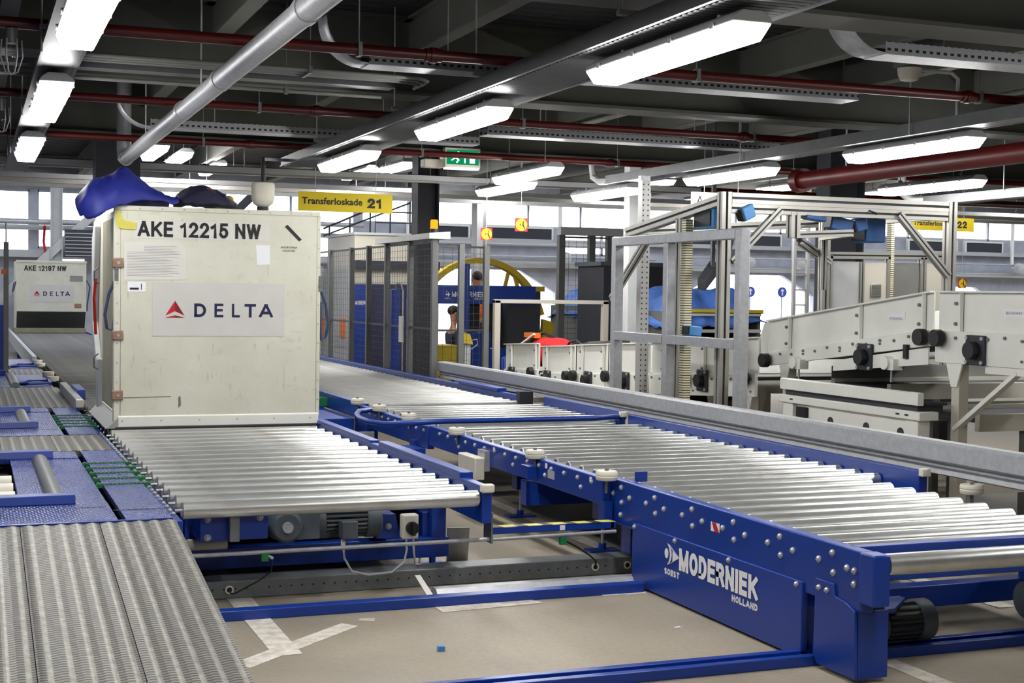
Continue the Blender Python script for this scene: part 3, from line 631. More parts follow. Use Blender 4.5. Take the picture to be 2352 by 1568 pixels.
for x in (1.245, 3.30, 3.50): MB().lathe([(.014, 7.182), (.022, 7.182), (.022, 7.19), (.014, 7.19)], (x, 0, .05), 1, 16).build('grommet', 'plastic', t); MB().cyl((x, 7.1815, .05), (x, 7.19, .05), .014, 14).build('cable_hole', 'black', t)
solo(MB().prism([(6.86, 0), (6.98, 0), (6.98, .02), (6.95, .05), (6.89, .05), (6.86, .02)], 0, 2.26, 3.42), 'steel_gutter', 'galv', 'short rounded steel gutter behind the blue floor rail', 'gutter', (2.8, 6.9, 0))
def scrap(pts, mat, label, cat, name, h=.012):
    cx = sum(p[0] for p in pts)/len(pts); cy = sum(p[1] for p in pts)/len(pts)
    return solo(MB().prism(pts, 2, 0.0005, h), name, mat, label, cat, (cx, cy, 0))
scrap([(1.935, 5.86), (1.965, 5.855), (1.97, 5.885), (1.94, 5.89)], 'scanner', 'small light blue cap lying on the open floor', 'cap', 'bottle_cap', .022)
scrap([(3.145, 5.92), (3.18, 5.925), (3.178, 5.945), (3.143, 5.94)], 'paper', 'tiny white paper scrap beside the lettered cover', 'paper', 'paper_scrap', .004)
solo(MB().hexa([(2.20, 6.80, .012), (2.235, 6.80, .012), (2.235, 6.82, .012), (2.20, 6.82, .012), (2.17, 6.97, .11), (2.20, 6.97, .11), (2.20, 6.975, .11), (2.17, 6.975, .11)]), 'paper_strip', 'paper', 'white paper strip sticking up behind the blue floor rail', 'paper', (2.2, 6.88, .012))
scrap([(2.74, 7.02), (2.84, 7.0), (2.86, 7.06), (2.78, 7.07)], 'tape', 'crumpled pale yellow scrap behind the steel gutter', 'paper', 'yellow_scrap', .012)

# ================================================================ punched ramp and blue decks on the left
t = thing('ramp', 'sloping ramp of punched steel planks at the bottom left', 'ramp', (-.3, 5, 0))
def rz(y): return .493-.13*(6.74-y)
xe = .915
for i in range(5):
    x1 = xe-.35*i; x0 = x1-.347
    m = MB(); n = 10
    xs_ = [x0+(x1-x0)*k/n for k in range(n+1)]; zs = [(.007 if k % 2 else 0) for k in range(n+1)]
    top = [(xx, zz) for xx, zz in zip(xs_, zs)]
    for ya, yb in ((3.0, 6.74),):
        vs = []
        for yy in (ya, yb): vs += [(xx, yy, rz(yy)+zz) for xx, zz in top]
        vs += [(x0, ya, rz(ya)-.03), (x1, ya, rz(ya)-.03), (x0, yb, rz(yb)-.03), (x1, yb, rz(yb)-.03)]
        a = n+1; fs = [(k, k+1, a+k+1, a+k) for k in range(n)]+[(0, a, 2*a+2, 2*a), (n, 2*a+1, 2*a+3, a+n), tuple(range(n, -1, -1))+(2*a, 2*a+1), tuple(range(a, 2*a))+(2*a+3, 2*a+2)]
        m.add(vs, fs)
    m.build('plank', 'plank', t)
MB().prism([(3.05, 0), (6.70, 0), (6.70, .45), (3.05, .005)], 0, .82, .86).build('ramp_side', 'blue', t)
B(-.8, .8, 6.4, 6.5, 0, .40).build('ramp_support', 'blue', t)
def plank_strip(label, y0, y1, n=4):
    t = thing('walkway', label, 'walkway', (0, (y0+y1)/2, 0), 'punched steel walkways between the blue decks')
    for i in range(n):
        x1 = .90-.35*i; x0 = x1-.347; m = MB(); k_ = 10; a = k_+1
        vs = [(x0+(x1-x0)*k/k_, yy, .497+(.006 if k % 2 else 0)) for yy in (y0, y1) for k in range(k_+1)]
        vs += [(x0, y0, .46), (x1, y0, .46), (x0, y1, .46), (x1, y1, .46)]
        m.add(vs, [(k, k+1, a+k+1, a+k) for k in range(k_)]+[(0, a, 2*a+2, 2*a), (k_, 2*a+1, 2*a+3, a+k_), tuple(range(k_, -1, -1))+(2*a, 2*a+1), tuple(range(a, 2*a))+(2*a+3, 2*a+2)])
        m.build('plank', 'plank', t)
    B(-.4, .8, y0+.1, y1-.1, 0, .46).build('support', 'charcoal', t)
plank_strip('punched steel walkway strip beside the near end of the left conveyor', 9.75, 10.78)
plank_strip('punched steel walkway strip behind the second blue deck', 13.3, 16.0)
plank_strip('small far punched steel walkway strip beside the two pairs of guide wheels', 18.45, 19.6)
def deck(label, y0, y1, gaps, near=False):
    t = thing('blue_deck', label, 'deck', (0, (y0+y1)/2, 0), 'blue tread plate decks beside the left conveyor'); h = y1-y0
    a, b = y0+.62, y1-.42                                      # roller well
    m = B(-1.2, .655, y0, a-.02, .47, .50).box(.24, .655, a-.02, b+.04, .468, .496).box(-1.2, .12, a-.02, b+.04, .44, .47).box(-1.2, .655, b+.04, y1, .47, .50)
    m.build('floor_plate', 'tread', t, bevel=.002)
    B(.69, .905, y0, gaps[0]-.03, .47, .50).build('floor_plate', 'tread', t, bevel=.002); B(.69, .905, gaps[-1]+.03, y1, .47, .50).build('floor_plate', 'tread', t, bevel=.002)
    B(-1.2, .9, y0, y1, 0, .41).build('deck_frame', 'charcoal', t)
    for yy, x1 in ((a, .50), (b+.1, .50)): MB().prism([(yy-.06, .50), (yy+.06, .50), (yy+.05, .545), (yy-.05, .545)], 0, -1.2, x1).build('cross_bar', 'blue', t, bevel=.004)
    MB().cyl((.415, a+.08, .485), (.415, b-.02, .485), .05, 18).build('feed_roller', 'plastic' if False else 'galv_dark', t)
    n = 5
    for k in range(n):
        yy = gaps[k]
        B(.655, 1.05, yy-.02, yy+.02, .482, .503).build('chain_guide', 'green', t)
        c = MB()
        for q in range(17): c.box(.66+.022*q, .674+.022*q, yy-.012, yy+.012, .503, .509)
        c.build('chain', 'galv_dark', t)
        if k < n-1: B(.69, .90, yy+.03, gaps[k+1]-.03, .47, .50).build('floor_plate', 'tread', t)
    for k in range(3): MB().cyl((.10, a+.2+.32*k, .47), (.22, a+.2+.32*k, .47), .07, 16).build('drive_wheel', 'plastic', t)
    B(-1.2, .64, y0+.43, y0+.445, .499, .5012).build('seam', 'black', t)
    if near:
        B(.66, .9, y0+.30, y0+.315, .499, .5012).build('seam', 'black', t)
        B(-1.2, .80, y0-.03, y0+.0, .40, .502).build('front_edge', 'blue', t)
    return t
deck('nearest blue tread plate deck, at the top of the punched ramp', 6.77, 9.72, [8.0325+.245*k for k in range(5)], True)
deck('second blue tread plate deck, between two punched walkway strips', 10.82, 13.26, [11.4625+.245*k for k in range(5)])
def small_deck(label, y0, y1):
    t = thing('blue_deck', label, 'deck', (.2, (y0+y1)/2, 0), 'blue tread plate decks beside the left conveyor')
    B(-1.0, .86, y0, y1, .46, .50).build('floor_plate', 'tread', t); B(-1.0, .42, y1-.2, y1, .50, .56).build('cross_bar', 'blue', t)
    MB().cyl((.47, y0+.1, .50), (.47, y1-.3, .50), .05, 14).build('feed_roller', 'galv_dark', t)
    MB().tube([(.5, y0+.45, .51), (.62, y0+.25, .52), (.85, y0+.35, .52), (.85, y0+.8, .52), (.62, y0+.8, .52), (.5, y0+.5, .51)], .015).build('guard_hoop', 'blue', t)
    B(-1.0, .8, y0, y1, 0, .46).build('deck_frame', 'charcoal', t)
small_deck('third blue deck with a low oval hoop, beside the nearer pair of white wheels', 16.05, 18.4)
small_deck('farthest blue deck with a low oval hoop, beside the farther pair of white wheels', 19.65, 22.3)

# ================================================================ air cargo containers
def widget(mb, o):  # red triangular mark with a white chevron
    pass
def livery(t, x0, y, z0, k, n=-1):
    """white name panel with mark and wide-spaced word; x0,z0 lower left corner, k scale"""
    o = (x0, y, z0); r, u = X, Z
    p = MB().slab([(0, 0), (.985*k, 0), (.985*k, .40*k), (0, .40*k)], o, r, u, .002).build('name_panel', 'panel_white', t, smooth=False, label='white panel with red triangle and dark blue word')
    o2 = (x0, y-.002, z0)
    q = lambda L: [(a*k, b*k) for a, b in L]
    MB().slab(q([(.165, .262), (.165, .185), (.235, .152)]), o2, r, u).slab(q([(.165, .155), (.165, .136), (.24, .136)]), o2, r, u).build('triangle_mark', 'dark_red_ink', p, smooth=False)
    MB().slab(q([(.165, .262), (.095, .152), (.165, .185)]), o2, r, u).slab(q([(.165, .155), (.09, .136), (.165, .136)]), o2, r, u).build('triangle_mark', 'red_ink', p, smooth=False)
    L = MB()
    for ch, a, w_ in (('D', .305, .088), ('E', .455, .066), ('L', .585, .060), ('T', .68, .086), ('A', .79, .105)):
        strokes(L, ch, (x0+a*k, y-.002, z0+.142*k), r, u, .102*k, w_*k, .19)
    L.build('word', 'navy', p, smooth=False, recalc=False)
t = thing('cargo_container', 'large white air cargo container on the foreground rollers with blue tarpaulin on top', 'cargo container', (1.73, 11.35, .55))
yf = 10.64
body = MB().prism([(yf, .64), (yf, 2.165), (yf+.015, 2.178), (12.62, 2.178), (12.62, 1.05), (12.16, .64)], 0, 1.035, 2.495)
body.build('body', 'container', t, bevel=.006)
MB().box(.985, 1.035, yf, yf+.05, .60, 2.175).build('door_post', 'container', t, bevel=.008)
MB().box(.985, 1.035, 12.0, 12.1, .60, 1.0).prism([(12.05, .9), (12.15, .9), (12.6, 1.2), (12.6, 2.0), (12.4, 2.15), (12.3, 2.1), (12.5, 1.3)], 0, .985, 1.035).build('door_post', 'pale_grey', t, bevel=.008)
B(1.026, 1.0345, yf+.06, 12.0, .67, 2.12).build('door_lining', 'container_shade', t)
B(2.495, 2.525, yf, yf+.05, .62, 2.165).build('edge_profile', 'container', t, bevel=.006); B(.985, 2.52, yf-.004, yf+.03, 2.15, 2.19).build('edge_profile', 'container', t, bevel=.01)
MB().prism([(yf-.01, .565), (yf-.01, .64), (yf+.01, .655), (12.2, .655), (12.2, .565)], 0, 1.02, 2.515).build('base_frame', 'white', t, bevel=.004)
B(1.0, 2.53, yf-.03, 12.22, .552, .567).build('base_plate', 'charcoal', t, bevel=.003)
MB().hexa([(.93, yf-.02, .556), (1.02, yf-.02, .556), (1.02, 12.2, .556), (.93, 12.2, .556), (.95, yf-.02, .566), (1.02, yf-.02, .64), (1.02, 12.2, .64), (.95, 12.2, .566)]).build('base_edge', 'alu', t, bevel=.003)
rv = [(1.01+.16*i, yf-.004, 2.172) for i in range(10)]+[(1.012, yf, .75+.145*i) for i in range(10)]+[(2.508, yf, .75+.145*i) for i in range(10)]+[(1.05+.28*i, yf-.01, .61) for i in range(6)]
rm = MB()
for q in rv: rm.cyl(q, (q[0], q[1]-.004, q[2]), .006, 8)
rm.build('rivet_row', 'galv', t)
for z in (.80, 1.24, 1.77):
    h = B(.975, 1.055, yf-.014, yf+.02, z-.035, z+.035).build('hinge', 'copper', t, bevel=.006); MB().cyl((1.02, yf-.02, z), (1.02, yf-.014, z), .012, 10).build('hinge_bolt', 'galv', h)
for x, z0, s in ((1.005, 1.66, -1), (2.525, 1.60, 1)):
    st = MB().tube([(x, yf+.01, z0), (x+s*.05, yf+.03, z0-.12), (x+s*.075, yf+.05, z0-.27), (x+s*.06, yf+.06, z0-.37), (x+s*.02, yf+.05, z0-.39), (x+s*.01, yf+.04, z0-.30), (x+s*.005, yf+.02, z0-.1)], .011, 8).build('pull_strap', 'strap', t)
    MB().box(x-.014, x+.014, yf-.006, yf+.01, z0-.02, z0+.10).cyl((x, yf-.012, z0+.02), (x, yf-.006, z0+.02), .01, 10).cyl((x, yf-.012, z0+.07), (x, yf-.006, z0+.07), .01, 10).build('strap_bracket', 'galv_dark', st)
livery(t, 1.262, yf-.0005, 1.235, 1.0)
np_ = MB().slab([(1.13, 1.955), (1.92, 1.955), (2.13, 1.955), (2.13, 2.085), (1.13, 2.085)], (0, yf-.0005, 0), X, Z).build('number_plate', 'paper', t, smooth=False)
strokes(MB(), 'AKE 12215 NW', (1.155, yf-.003, 1.967), X, Z, .114, .905, .25, .12).build('number', 'ink', np_, smooth=False, recalc=False)
MB().slab([(2.245, 2.07), (2.265, 2.085), (2.375, 1.975), (2.355, 1.96)], (0, yf-.001, 0), X, Z).build('black_bar', 'ink', t)
MB().text('DOOR STRAP', (2.215, yf-.001, 1.905), X, Z, .015, .125).text('HOLD PAD', (2.23, yf-.001, 1.88), X, Z, .015, .095).build('small_lettering', 'ink', t, smooth=False, recalc=False)
sh = MB().slab([(1.06, 1.645), (1.505, 1.655), (1.505, 1.89), (1.45, 1.935), (1.06, 1.925)], (0, yf-.0005, 0), X, Z).build('data_sheet', 'paper', t, smooth=False)
dl = MB()
for k in range(20):
    z = 1.895-.0115*k; xa = 1.08 if k > 3 else 1.2; dl.slab([(xa, z), (1.48-random.random()*.18, z), (1.46-random.random()*.1, z+.003), (xa, z+.003)], (0, yf-.002, 0), X, Z, .0005)
dl.build('print_lines', 'grey_print', sh)
lb = MB().slab([(1.085, 1.56), (1.215, 1.56), (1.215, 1.635), (1.085, 1.635)], (0, yf-.0005, 0), X, Z).build('barcode_label', 'white_ink', t, smooth=False)
MB().slab([(1.10, 1.575), (1.165, 1.575), (1.165, 1.59), (1.10, 1.59)], (0, yf-.002, 0), X, Z, .0005).slab([(1.18, 1.575), (1.186, 1.575), (1.186, 1.62), (1.18, 1.62)], (0, yf-.002, 0), X, Z, .0005).build('print_lines', 'ink', lb)
MB().slab([(2.035, 1.775), (2.135, 1.78), (2.13, 1.925), (2.025, 1.925)], (0, yf-.0005, 0), X, Z).build('blank_label', 'white_ink', t, smooth=False)
MB().slab([(1.0, 2.15), (1.0, 2.06), (1.02, 2.02), (1.14, 2.015), (1.145, 2.065), (1.06, 2.08), (1.025, 2.15)], (0, yf-.0065, 0), X, Z).build('yellow_tape', 'tape', t, smooth=False, label='torn yellow tape on the corner')
MB().slab([(1.06, .778), (1.40, .785), (1.40, .789), (1.20, .786), (1.06, .784)], (0, yf-.0005, 0), X, Z).slab([(1.455, .70), (1.475, .72), (1.47, .79), (1.455, .78)], (0, yf-.0005, 0), X, Z).build('scratch', 'grey_paint', t, smooth=False)
MB().tube([(.985, 11.9, 1.75), (.95, 11.9, 1.72), (.95, 11.9, 1.64), (.985, 11.9, 1.62)], .006).tube([(.985, 11.9, 1.05), (.95, 11.9, 1.02), (.95, 11.9, .94), (.985, 11.9, .92)], .006).build('door_handle', 'galv_dark', t)
MB().tube([(.98, 12.1, 1.66), (.965, 12.1, 1.5), (.975, 12.1, 1.3), (.98, 12.1, 1.2)], .012).build('red_strap', 'red_cloth', t)
# the far container
t = thing('cargo_container', 'small distant white air cargo container with dark sloping lower front, far end of left lane', 'cargo container', (1.73, 34, .56))
yf = 33.15
MB().prism([(yf, 1.04), (yf, 2.155), (yf+.02, 2.17), (35.1, 2.17), (35.1, .66), (yf+.36, .66)], 0, .985, 2.475).build('body', 'container', t, bevel=.01)
B(.975, 2.485, yf-.01, yf+.03, 2.13, 2.18).build('edge_profile', 'container', t)
MB().hexa([(.995, yf+.353, .655), (2.465, yf+.353, .655), (2.465, yf+.363, .655), (.995, yf+.363, .655), (.995, yf-.007, 1.035), (2.465, yf-.007, 1.035), (2.465, yf+.003, 1.04), (.995, yf+.003, 1.04)]).build('lower_panel', 'pallet', t)
B(.96, 2.5, yf+.30, 35.1, .555, .66).build('base_frame', 'container_shade', t)
livery(t, 1.255, yf-.001, 1.25, .97)
strokes(MB(), 'AKE 12197 NW', (1.145, yf-.003, 1.945), X, Z, .118, .90, .25, .12).build('number', 'ink', t, smooth=False, recalc=False)
MB().slab([(2.12, 1.72), (2.40, 1.72), (2.40, 1.85), (2.12, 1.85)], (0, yf-.001, 0), X, Z).build('data_sheet', 'grey_print', t); MB().slab([(2.22, 1.12), (2.37, 1.12), (2.37, 1.22), (2.22, 1.22)], (0, yf-.001, 0), X, Z).build('blank_label', 'copper', t)
MB().tube([(.985, yf+.05, 1.7), (.93, yf+.05, 1.66), (.9, yf+.05, 1.45), (.93, yf+.05, 1.5), (.97, yf+.04, 1.68)], .012).tube([(2.48, yf+.05, 1.75), (2.56, yf+.05, 1.6), (2.5, yf+.05, 1.2), (2.5, yf+.05, 1.05)], .015).build('pull_strap', 'strap', t)

# cloth lying on the large container
from mathutils import noise as mnoise
def cloth(rows, name, mat, label, cat, base, up=5, th=.012, fold=.03, freq=5., seed=0, sharp=24):
    """cage rows -> fine sheet (Catmull-Rom) with ridged folds"""
    def cr(P, t):
        n = len(P)-1; i = min(int(t), n-1); f = t-i; g = lambda k: Vector(P[max(0, min(n, k))])
        a, b, c, d = g(i-1), g(i), g(i+1), g(i+2)
        return .5*((2*b)+(c-a)*f+(2*a-5*b+4*c-d)*f*f+(3*b-a-3*c+d)*f*f*f)
    nr, nc = len(rows), len(rows[0]); NR, NC = (nr-1)*up+1, (nc-1)*up+1; vs = []
    for j in range(NR):
        col = [cr([rows[r][k] for r in range(nr)], j/up) for k in range(nc)]
        for i in range(NC):
            p = cr(col, i/up); q = Vector((p.x*freq+seed, p.y*freq*1.3, p.z*freq*.6))
            r1 = 1-abs(mnoise.noise(q))*2; r2 = 1-abs(mnoise.noise(q*2.1+Vector((7, 3, 1))))*2
            vs.append(p+Vector((mnoise.noise(q+Vector((5, 0, 0)))*.4, mnoise.noise(q+Vector((0, 9, 0)))*.4-.25*r1, .7*r1+.3*r2))*fold)
    m = MB().add(vs, [(j*NC+i, j*NC+i+1, (j+1)*NC+i+1, (j+1)*NC+i) for j in range(NR-1) for i in range(NC-1)])
    o = solo(m, name, mat, label, cat, base)
    o.data.set_sharp_from_angle(angle=rad(sharp))
    q = o.modifiers.new('thick', 'SOLIDIFY'); q.thickness = th; q.offset = 1
    return o
rows = [[(.76, 10.72, 2.10), (.83, 10.62, 2.06), (.90, 10.58, 2.09), (.985, 10.60, 2.15), (1.12, 10.66, 2.205), (1.30, 10.72, 2.205), (1.46, 10.78, 2.205)],
        [(.735, 10.80, 2.18), (.79, 10.68, 2.20), (.89, 10.62, 2.22), (.99, 10.63, 2.26), (1.11, 10.68, 2.30), (1.28, 10.74, 2.26), (1.46, 10.80, 2.225)],
        [(.76, 10.95, 2.22), (.83, 10.85, 2.33), (.93, 10.82, 2.355), (1.00, 10.82, 2.38), (1.075, 10.82, 2.43), (1.22, 10.88, 2.35), (1.44, 10.95, 2.24)],
        [(.79, 11.2, 2.22), (.86, 11.15, 2.34), (.95, 11.12, 2.37), (1.03, 11.1, 2.41), (1.10, 11.1, 2.44), (1.25, 11.15, 2.35), (1.46, 11.2, 2.24)],
        [(.88, 11.5, 2.12), (.95, 11.5, 2.21), (1.02, 11.5, 2.215), (1.08, 11.5, 2.215), (1.16, 11.5, 2.21), (1.30, 11.5, 2.205), (1.48, 11.5, 2.205)]]
cloth(rows, 'tarpaulin', 'blue_cloth', 'bright blue tarpaulin bunched up on the left corner of the large container', 'tarpaulin', (1.1, 11.1, 2.18), fold=.035, freq=6)
rows = [[(1.49, 10.80, 2.205), (1.58, 10.76, 2.205), (1.68, 10.76, 2.205), (1.78, 10.78, 2.205), (1.90, 10.84, 2.205)],
        [(1.48, 10.86, 2.24), (1.57, 10.82, 2.29), (1.68, 10.80, 2.315), (1.79, 10.82, 2.28), (1.92, 10.88, 2.21)],
        [(1.48, 11.05, 2.26), (1.57, 11.0, 2.33), (1.68, 11.0, 2.35), (1.80, 11.0, 2.30), (1.94, 11.05, 2.215)],
        [(1.50, 11.35, 2.205), (1.60, 11.35, 2.215), (1.70, 11.35, 2.215), (1.82, 11.35, 2.21), (1.96, 11.3, 2.205)]]
t = cloth(rows, 'net_cover', 'dark_cloth', 'dark navy folded cover lying beside the blue tarpaulin on the large container', 'cover', (1.6, 11.0, 2.18), fold=.03, freq=7, seed=4)
cap_ = MB().ball((1.86, 11.35, 2.26), .09, .05, .05).ball((1.95, 11.4, 2.28), .05, .05, .06).build('yellow_strap', 'yellow', t)
MB().box(1.66, 1.72, 10.82, 10.88, 2.335, 2.35).build('red_tag', 'red_cloth', t)

# ================================================================ crash barrier
t = thing('crash_barrier', 'long galvanised crash barrier beam beside the right roller lane', 'barrier', (5.25, 10, 0))
MB().prism([(5.20, .585), (5.225, .575), (5.235, .61), (5.215, .625), (5.235, .64), (5.20, .66), (5.20, .755), (5.215, .77), (5.29, .77), (5.29, .755), (5.25, .74), (5.25, .60), (5.29, .585), (5.29, .575)], 1, 3.6, 15.9).build('beam', 'galv', t)
for y in (4.75, 8.5, 12.2, 15.6):
    p = B(5.29, 5.43, y-.07, y+.07, 0, .72).build('post', 'galv_dark', t, bevel=.004); MB().box(5.24, 5.48, y-.12, y+.12, 0, .015).build('base_plate', 'galv_dark', p)
# guard frame of square tube
t = thing('safety_gate', 'tall galvanised square tube gate with a middle rail behind the crash barrier', 'gate', (5.8, 11, 0))
for y, z1 in ((9.87, 2.13), (12.2, 2.135)): B(5.74, 5.83, y-.045, y+.045, 0, z1).build('post', 'galv', t, bevel=.006)
B(5.74, 5.82, 11.08, 11.17, 0, 2.05).build('post', 'galv', t, bevel=.006)
B(5.735, 5.835, 9.915, 12.155, 2.05, 2.135).build('top_rail', 'galv', t, bevel=.006)
B(5.735, 5.815, 9.915, 11.08, 1.16, 1.24).build('middle_rail', 'galv', t, bevel=.004); B(5.735, 5.815, 11.17, 12.155, 1.16, 1.24).build('middle_rail', 'galv', t, bevel=.004)
MB().bar((5.8, 9.8, .62), (5.92, 9.45, 0.02), .06, .06).build('stay', 'galv', t)

# ================================================================ scanner portal of aluminium profile
def profile(mb, a, b, w=.09):
    a, b = Vector(a), Vector(b); d = (b-a).normalized()
    s1 = d.cross(Z if abs(d.z) < .9 else X).normalized(); s2 = d.cross(s1)
    mb.m = 1; mb.bar(a, b, w*.72, w*.72); mb.m = 0
    for i in (-1, 1):
        for j in (-1, 1): o = s1*(i*w*.31)+s2*(j*w*.31); mb.bar(a+o, b+o, w*.38, w*.38)
    mb.m = 1
    return mb
t = thing('scanner_portal', 'tall aluminium profile scanner portal straddling the white belt conveyor', 'scanner portal', (7.1, 10.5, 0))
A = ('alu', 'charcoal')
profile(MB(), (5.97, 10.5, 0), (5.97, 10.5, 2.47)).build('post', A, t)
profile(MB(), (5.97, 11.25, 0), (5.97, 11.25, 2.28)).build('post', A, t)
profile(MB(), (8.30, 10.5, 0), (8.30, 10.5, 2.47)).build('post', A, t)
profile(profile(MB(), (6.02, 10.5, 2.335), (8.25, 10.5, 2.335), .08), (6.02, 10.5, 2.42), (8.25, 10.5, 2.42)).build('cross_beam', A, t)
profile(MB(), (5.97, 10.55, 2.40), (5.97, 12.35, 2.19)).build('side_beam', A, t)
profile(MB(), (8.30, 10.55, 2.36), (8.30, 12.5, 2.36)).build('side_beam', A, t); profile(MB(), (8.30, 12.5, 0), (8.30, 12.5, 2.40)).build('post', A, t)
profile(MB(), (6.02, 12.3, 2.2), (8.25, 12.5, 2.36)).build('cross_beam', A, t)
for a, b in (((6.50, 10.47, 2.34), (6.03, 10.47, 1.88)), ((7.71, 10.46, 2.34), (8.26, 10.46, 1.80)), ((5.97, 11.9, 2.14), (5.97, 12.7, 1.55)), ((6.75, 10.56, 2.08), (8.30, 12.42, 1.96))): profile(MB(), a, b, .06).build('brace', A, t)
profile(MB(), (6.65, 10.5, 2.32), (6.65, 10.5, 2.10), .09).build('drop_post', A, t)
profile(MB(), (6.70, 10.52, 2.13), (7.25, 10.52, 2.16), .06).build('drop_beam', A, t); profile(MB(), (7.25, 10.52, 2.16), (7.55, 11.4, 2.16), .06).build('drop_beam', A, t); profile(MB(), (7.55, 11.4, 2.30), (7.55, 11.4, 1.66), .06).build('drop_post', A, t)
def scanner(c, sx, sy, sz, tilt=0, yaw=0, mat='scanner'):
    m = MB().box(-sx/2, sx/2, -sy/2, sy/2, -sz/2, sz/2); R = Matrix.Rotation(yaw, 3, 'Z') @ Matrix.Rotation(tilt, 3, 'Y')
    f = MB().box(-sx/2-.012, -sx/2, -sy*.4, sy*.4, -sz*.4, sz*.4)
    m.v = [tuple(R @ Vector(p)+Vector(c)) for p in m.v]; f.v = [tuple(R @ Vector(p)+Vector(c)) for p in f.v]
    b = m.build('barcode_scanner', mat, t, bevel=.012); f.build('scan_window', 'black', b)
scanner((6.16, 10.47, 2.30), .13, .10, .12, -.4, .2); scanner((6.02, 10.86, 2.26), .11, .36, .17, 0, 0); scanner((6.86, 10.5, 2.275), .2, .1, .04, .1, 0, 'scanner_backlit')
scanner((7.2, 10.62, 2.235), .22, .12, .12, .2, 0, 'scanner_backlit'); scanner((7.40, 10.62, 2.24), .12, .12, .12, -.3, 0, 'scanner_backlit'); scanner((7.60, 10.75, 2.20), .24, .2, .22, 0, .2, 'scanner_backlit')
scanner((5.90, 10.90, 1.28), .12, .15, .09, .1)
MB().tube([(7.35, 10.5, 2.3), (7.40, 10.46, 2.36), (7.47, 10.46, 2.34), (7.48, 10.5, 2.24)], .008).tube([(5.92, 11.0, 1.26), (5.94, 11.05, 1.18), (5.95, 11.08, 1.10)], .014).build('cable', 'black', t)
B(5.885, 5.955, 11.02, 11.10, .55, 2.26).build('light_curtain', 'curtain', t, label='cream light curtain bar with dark slots')
# guard cabinet row behind the portal
t = thing('guard_cabinet', 'row of grey panels in aluminium profile frames behind the inclined white conveyor', 'cabinet', (9.0, 12.6, 0))
for x in (8.52, 9.28, 9.70, 10.0) : profile(MB(), (x-.17, 12.5, 0), (x-.17, 12.5, 2.03), .07).build('post', A, t)
profile(MB(), (8.35, 12.5, 2.03), (9.85, 12.5, 2.05), .07).build('top_rail', A, t)
B(8.40, 8.73, 12.49, 12.52, .5, 1.97).build('panel', 'pale_grey', t)
B(8.74, 9.08, 12.49, 12.52, .5, 1.97).build('panel', 'cream_panel', t); v = B(8.87, 9.0, 12.475, 12.49, 1.60, 1.74).build('air_vent', 'alu', t, bevel=.004)
lv = MB()
for k in range(9): lv.box(8.88, 8.99, 12.47, 12.476, 1.612+.0135*k, 1.618+.0135*k)
lv.build('vent_slats', 'grey_paint', v)
B(9.15, 9.48, 12.49, 12.52, .5, 1.97).build('panel', 'grey_paint', t); B(9.58, 9.80, 12.49, 12.52, .5, 1.97).build('panel', 'cream_panel', t)
profile(MB(), (8.76, 12.5, 1.97), (8.76, 12.5, .3), .05).build('post', A, t); B(9.10, 9.14, 12.46, 12.54, .5, 2.42).build('light_curtain', 'curtain', t)
# strut and column holding the tray
o = solo(MB().box(6.07, 6.16, 12.27, 12.36, 0, 2.70).box(6.06, 6.17, 12.26, 12.37, 0, .02), 'ceiling_strut', 'perforated', 'perforated steel strut standing in front of the white conveyor, up to the cable tray', 'strut', (6.11, 12.31, 0))
B(6.10, 6.20, 12.36, 12.42, 2.45, 2.75).build('strut_bracket', 'galv', o)
solo(MB().box(7.42, 7.575, 15.35, 15.5, 0, 3.69).box(7.38, 7.62, 15.31, 15.54, 0, .02), 'square_post', 'pale_grey', 'plain pale grey square post directly behind the perforated strut', 'post', (7.5, 15.43, 0), bevel=.008)

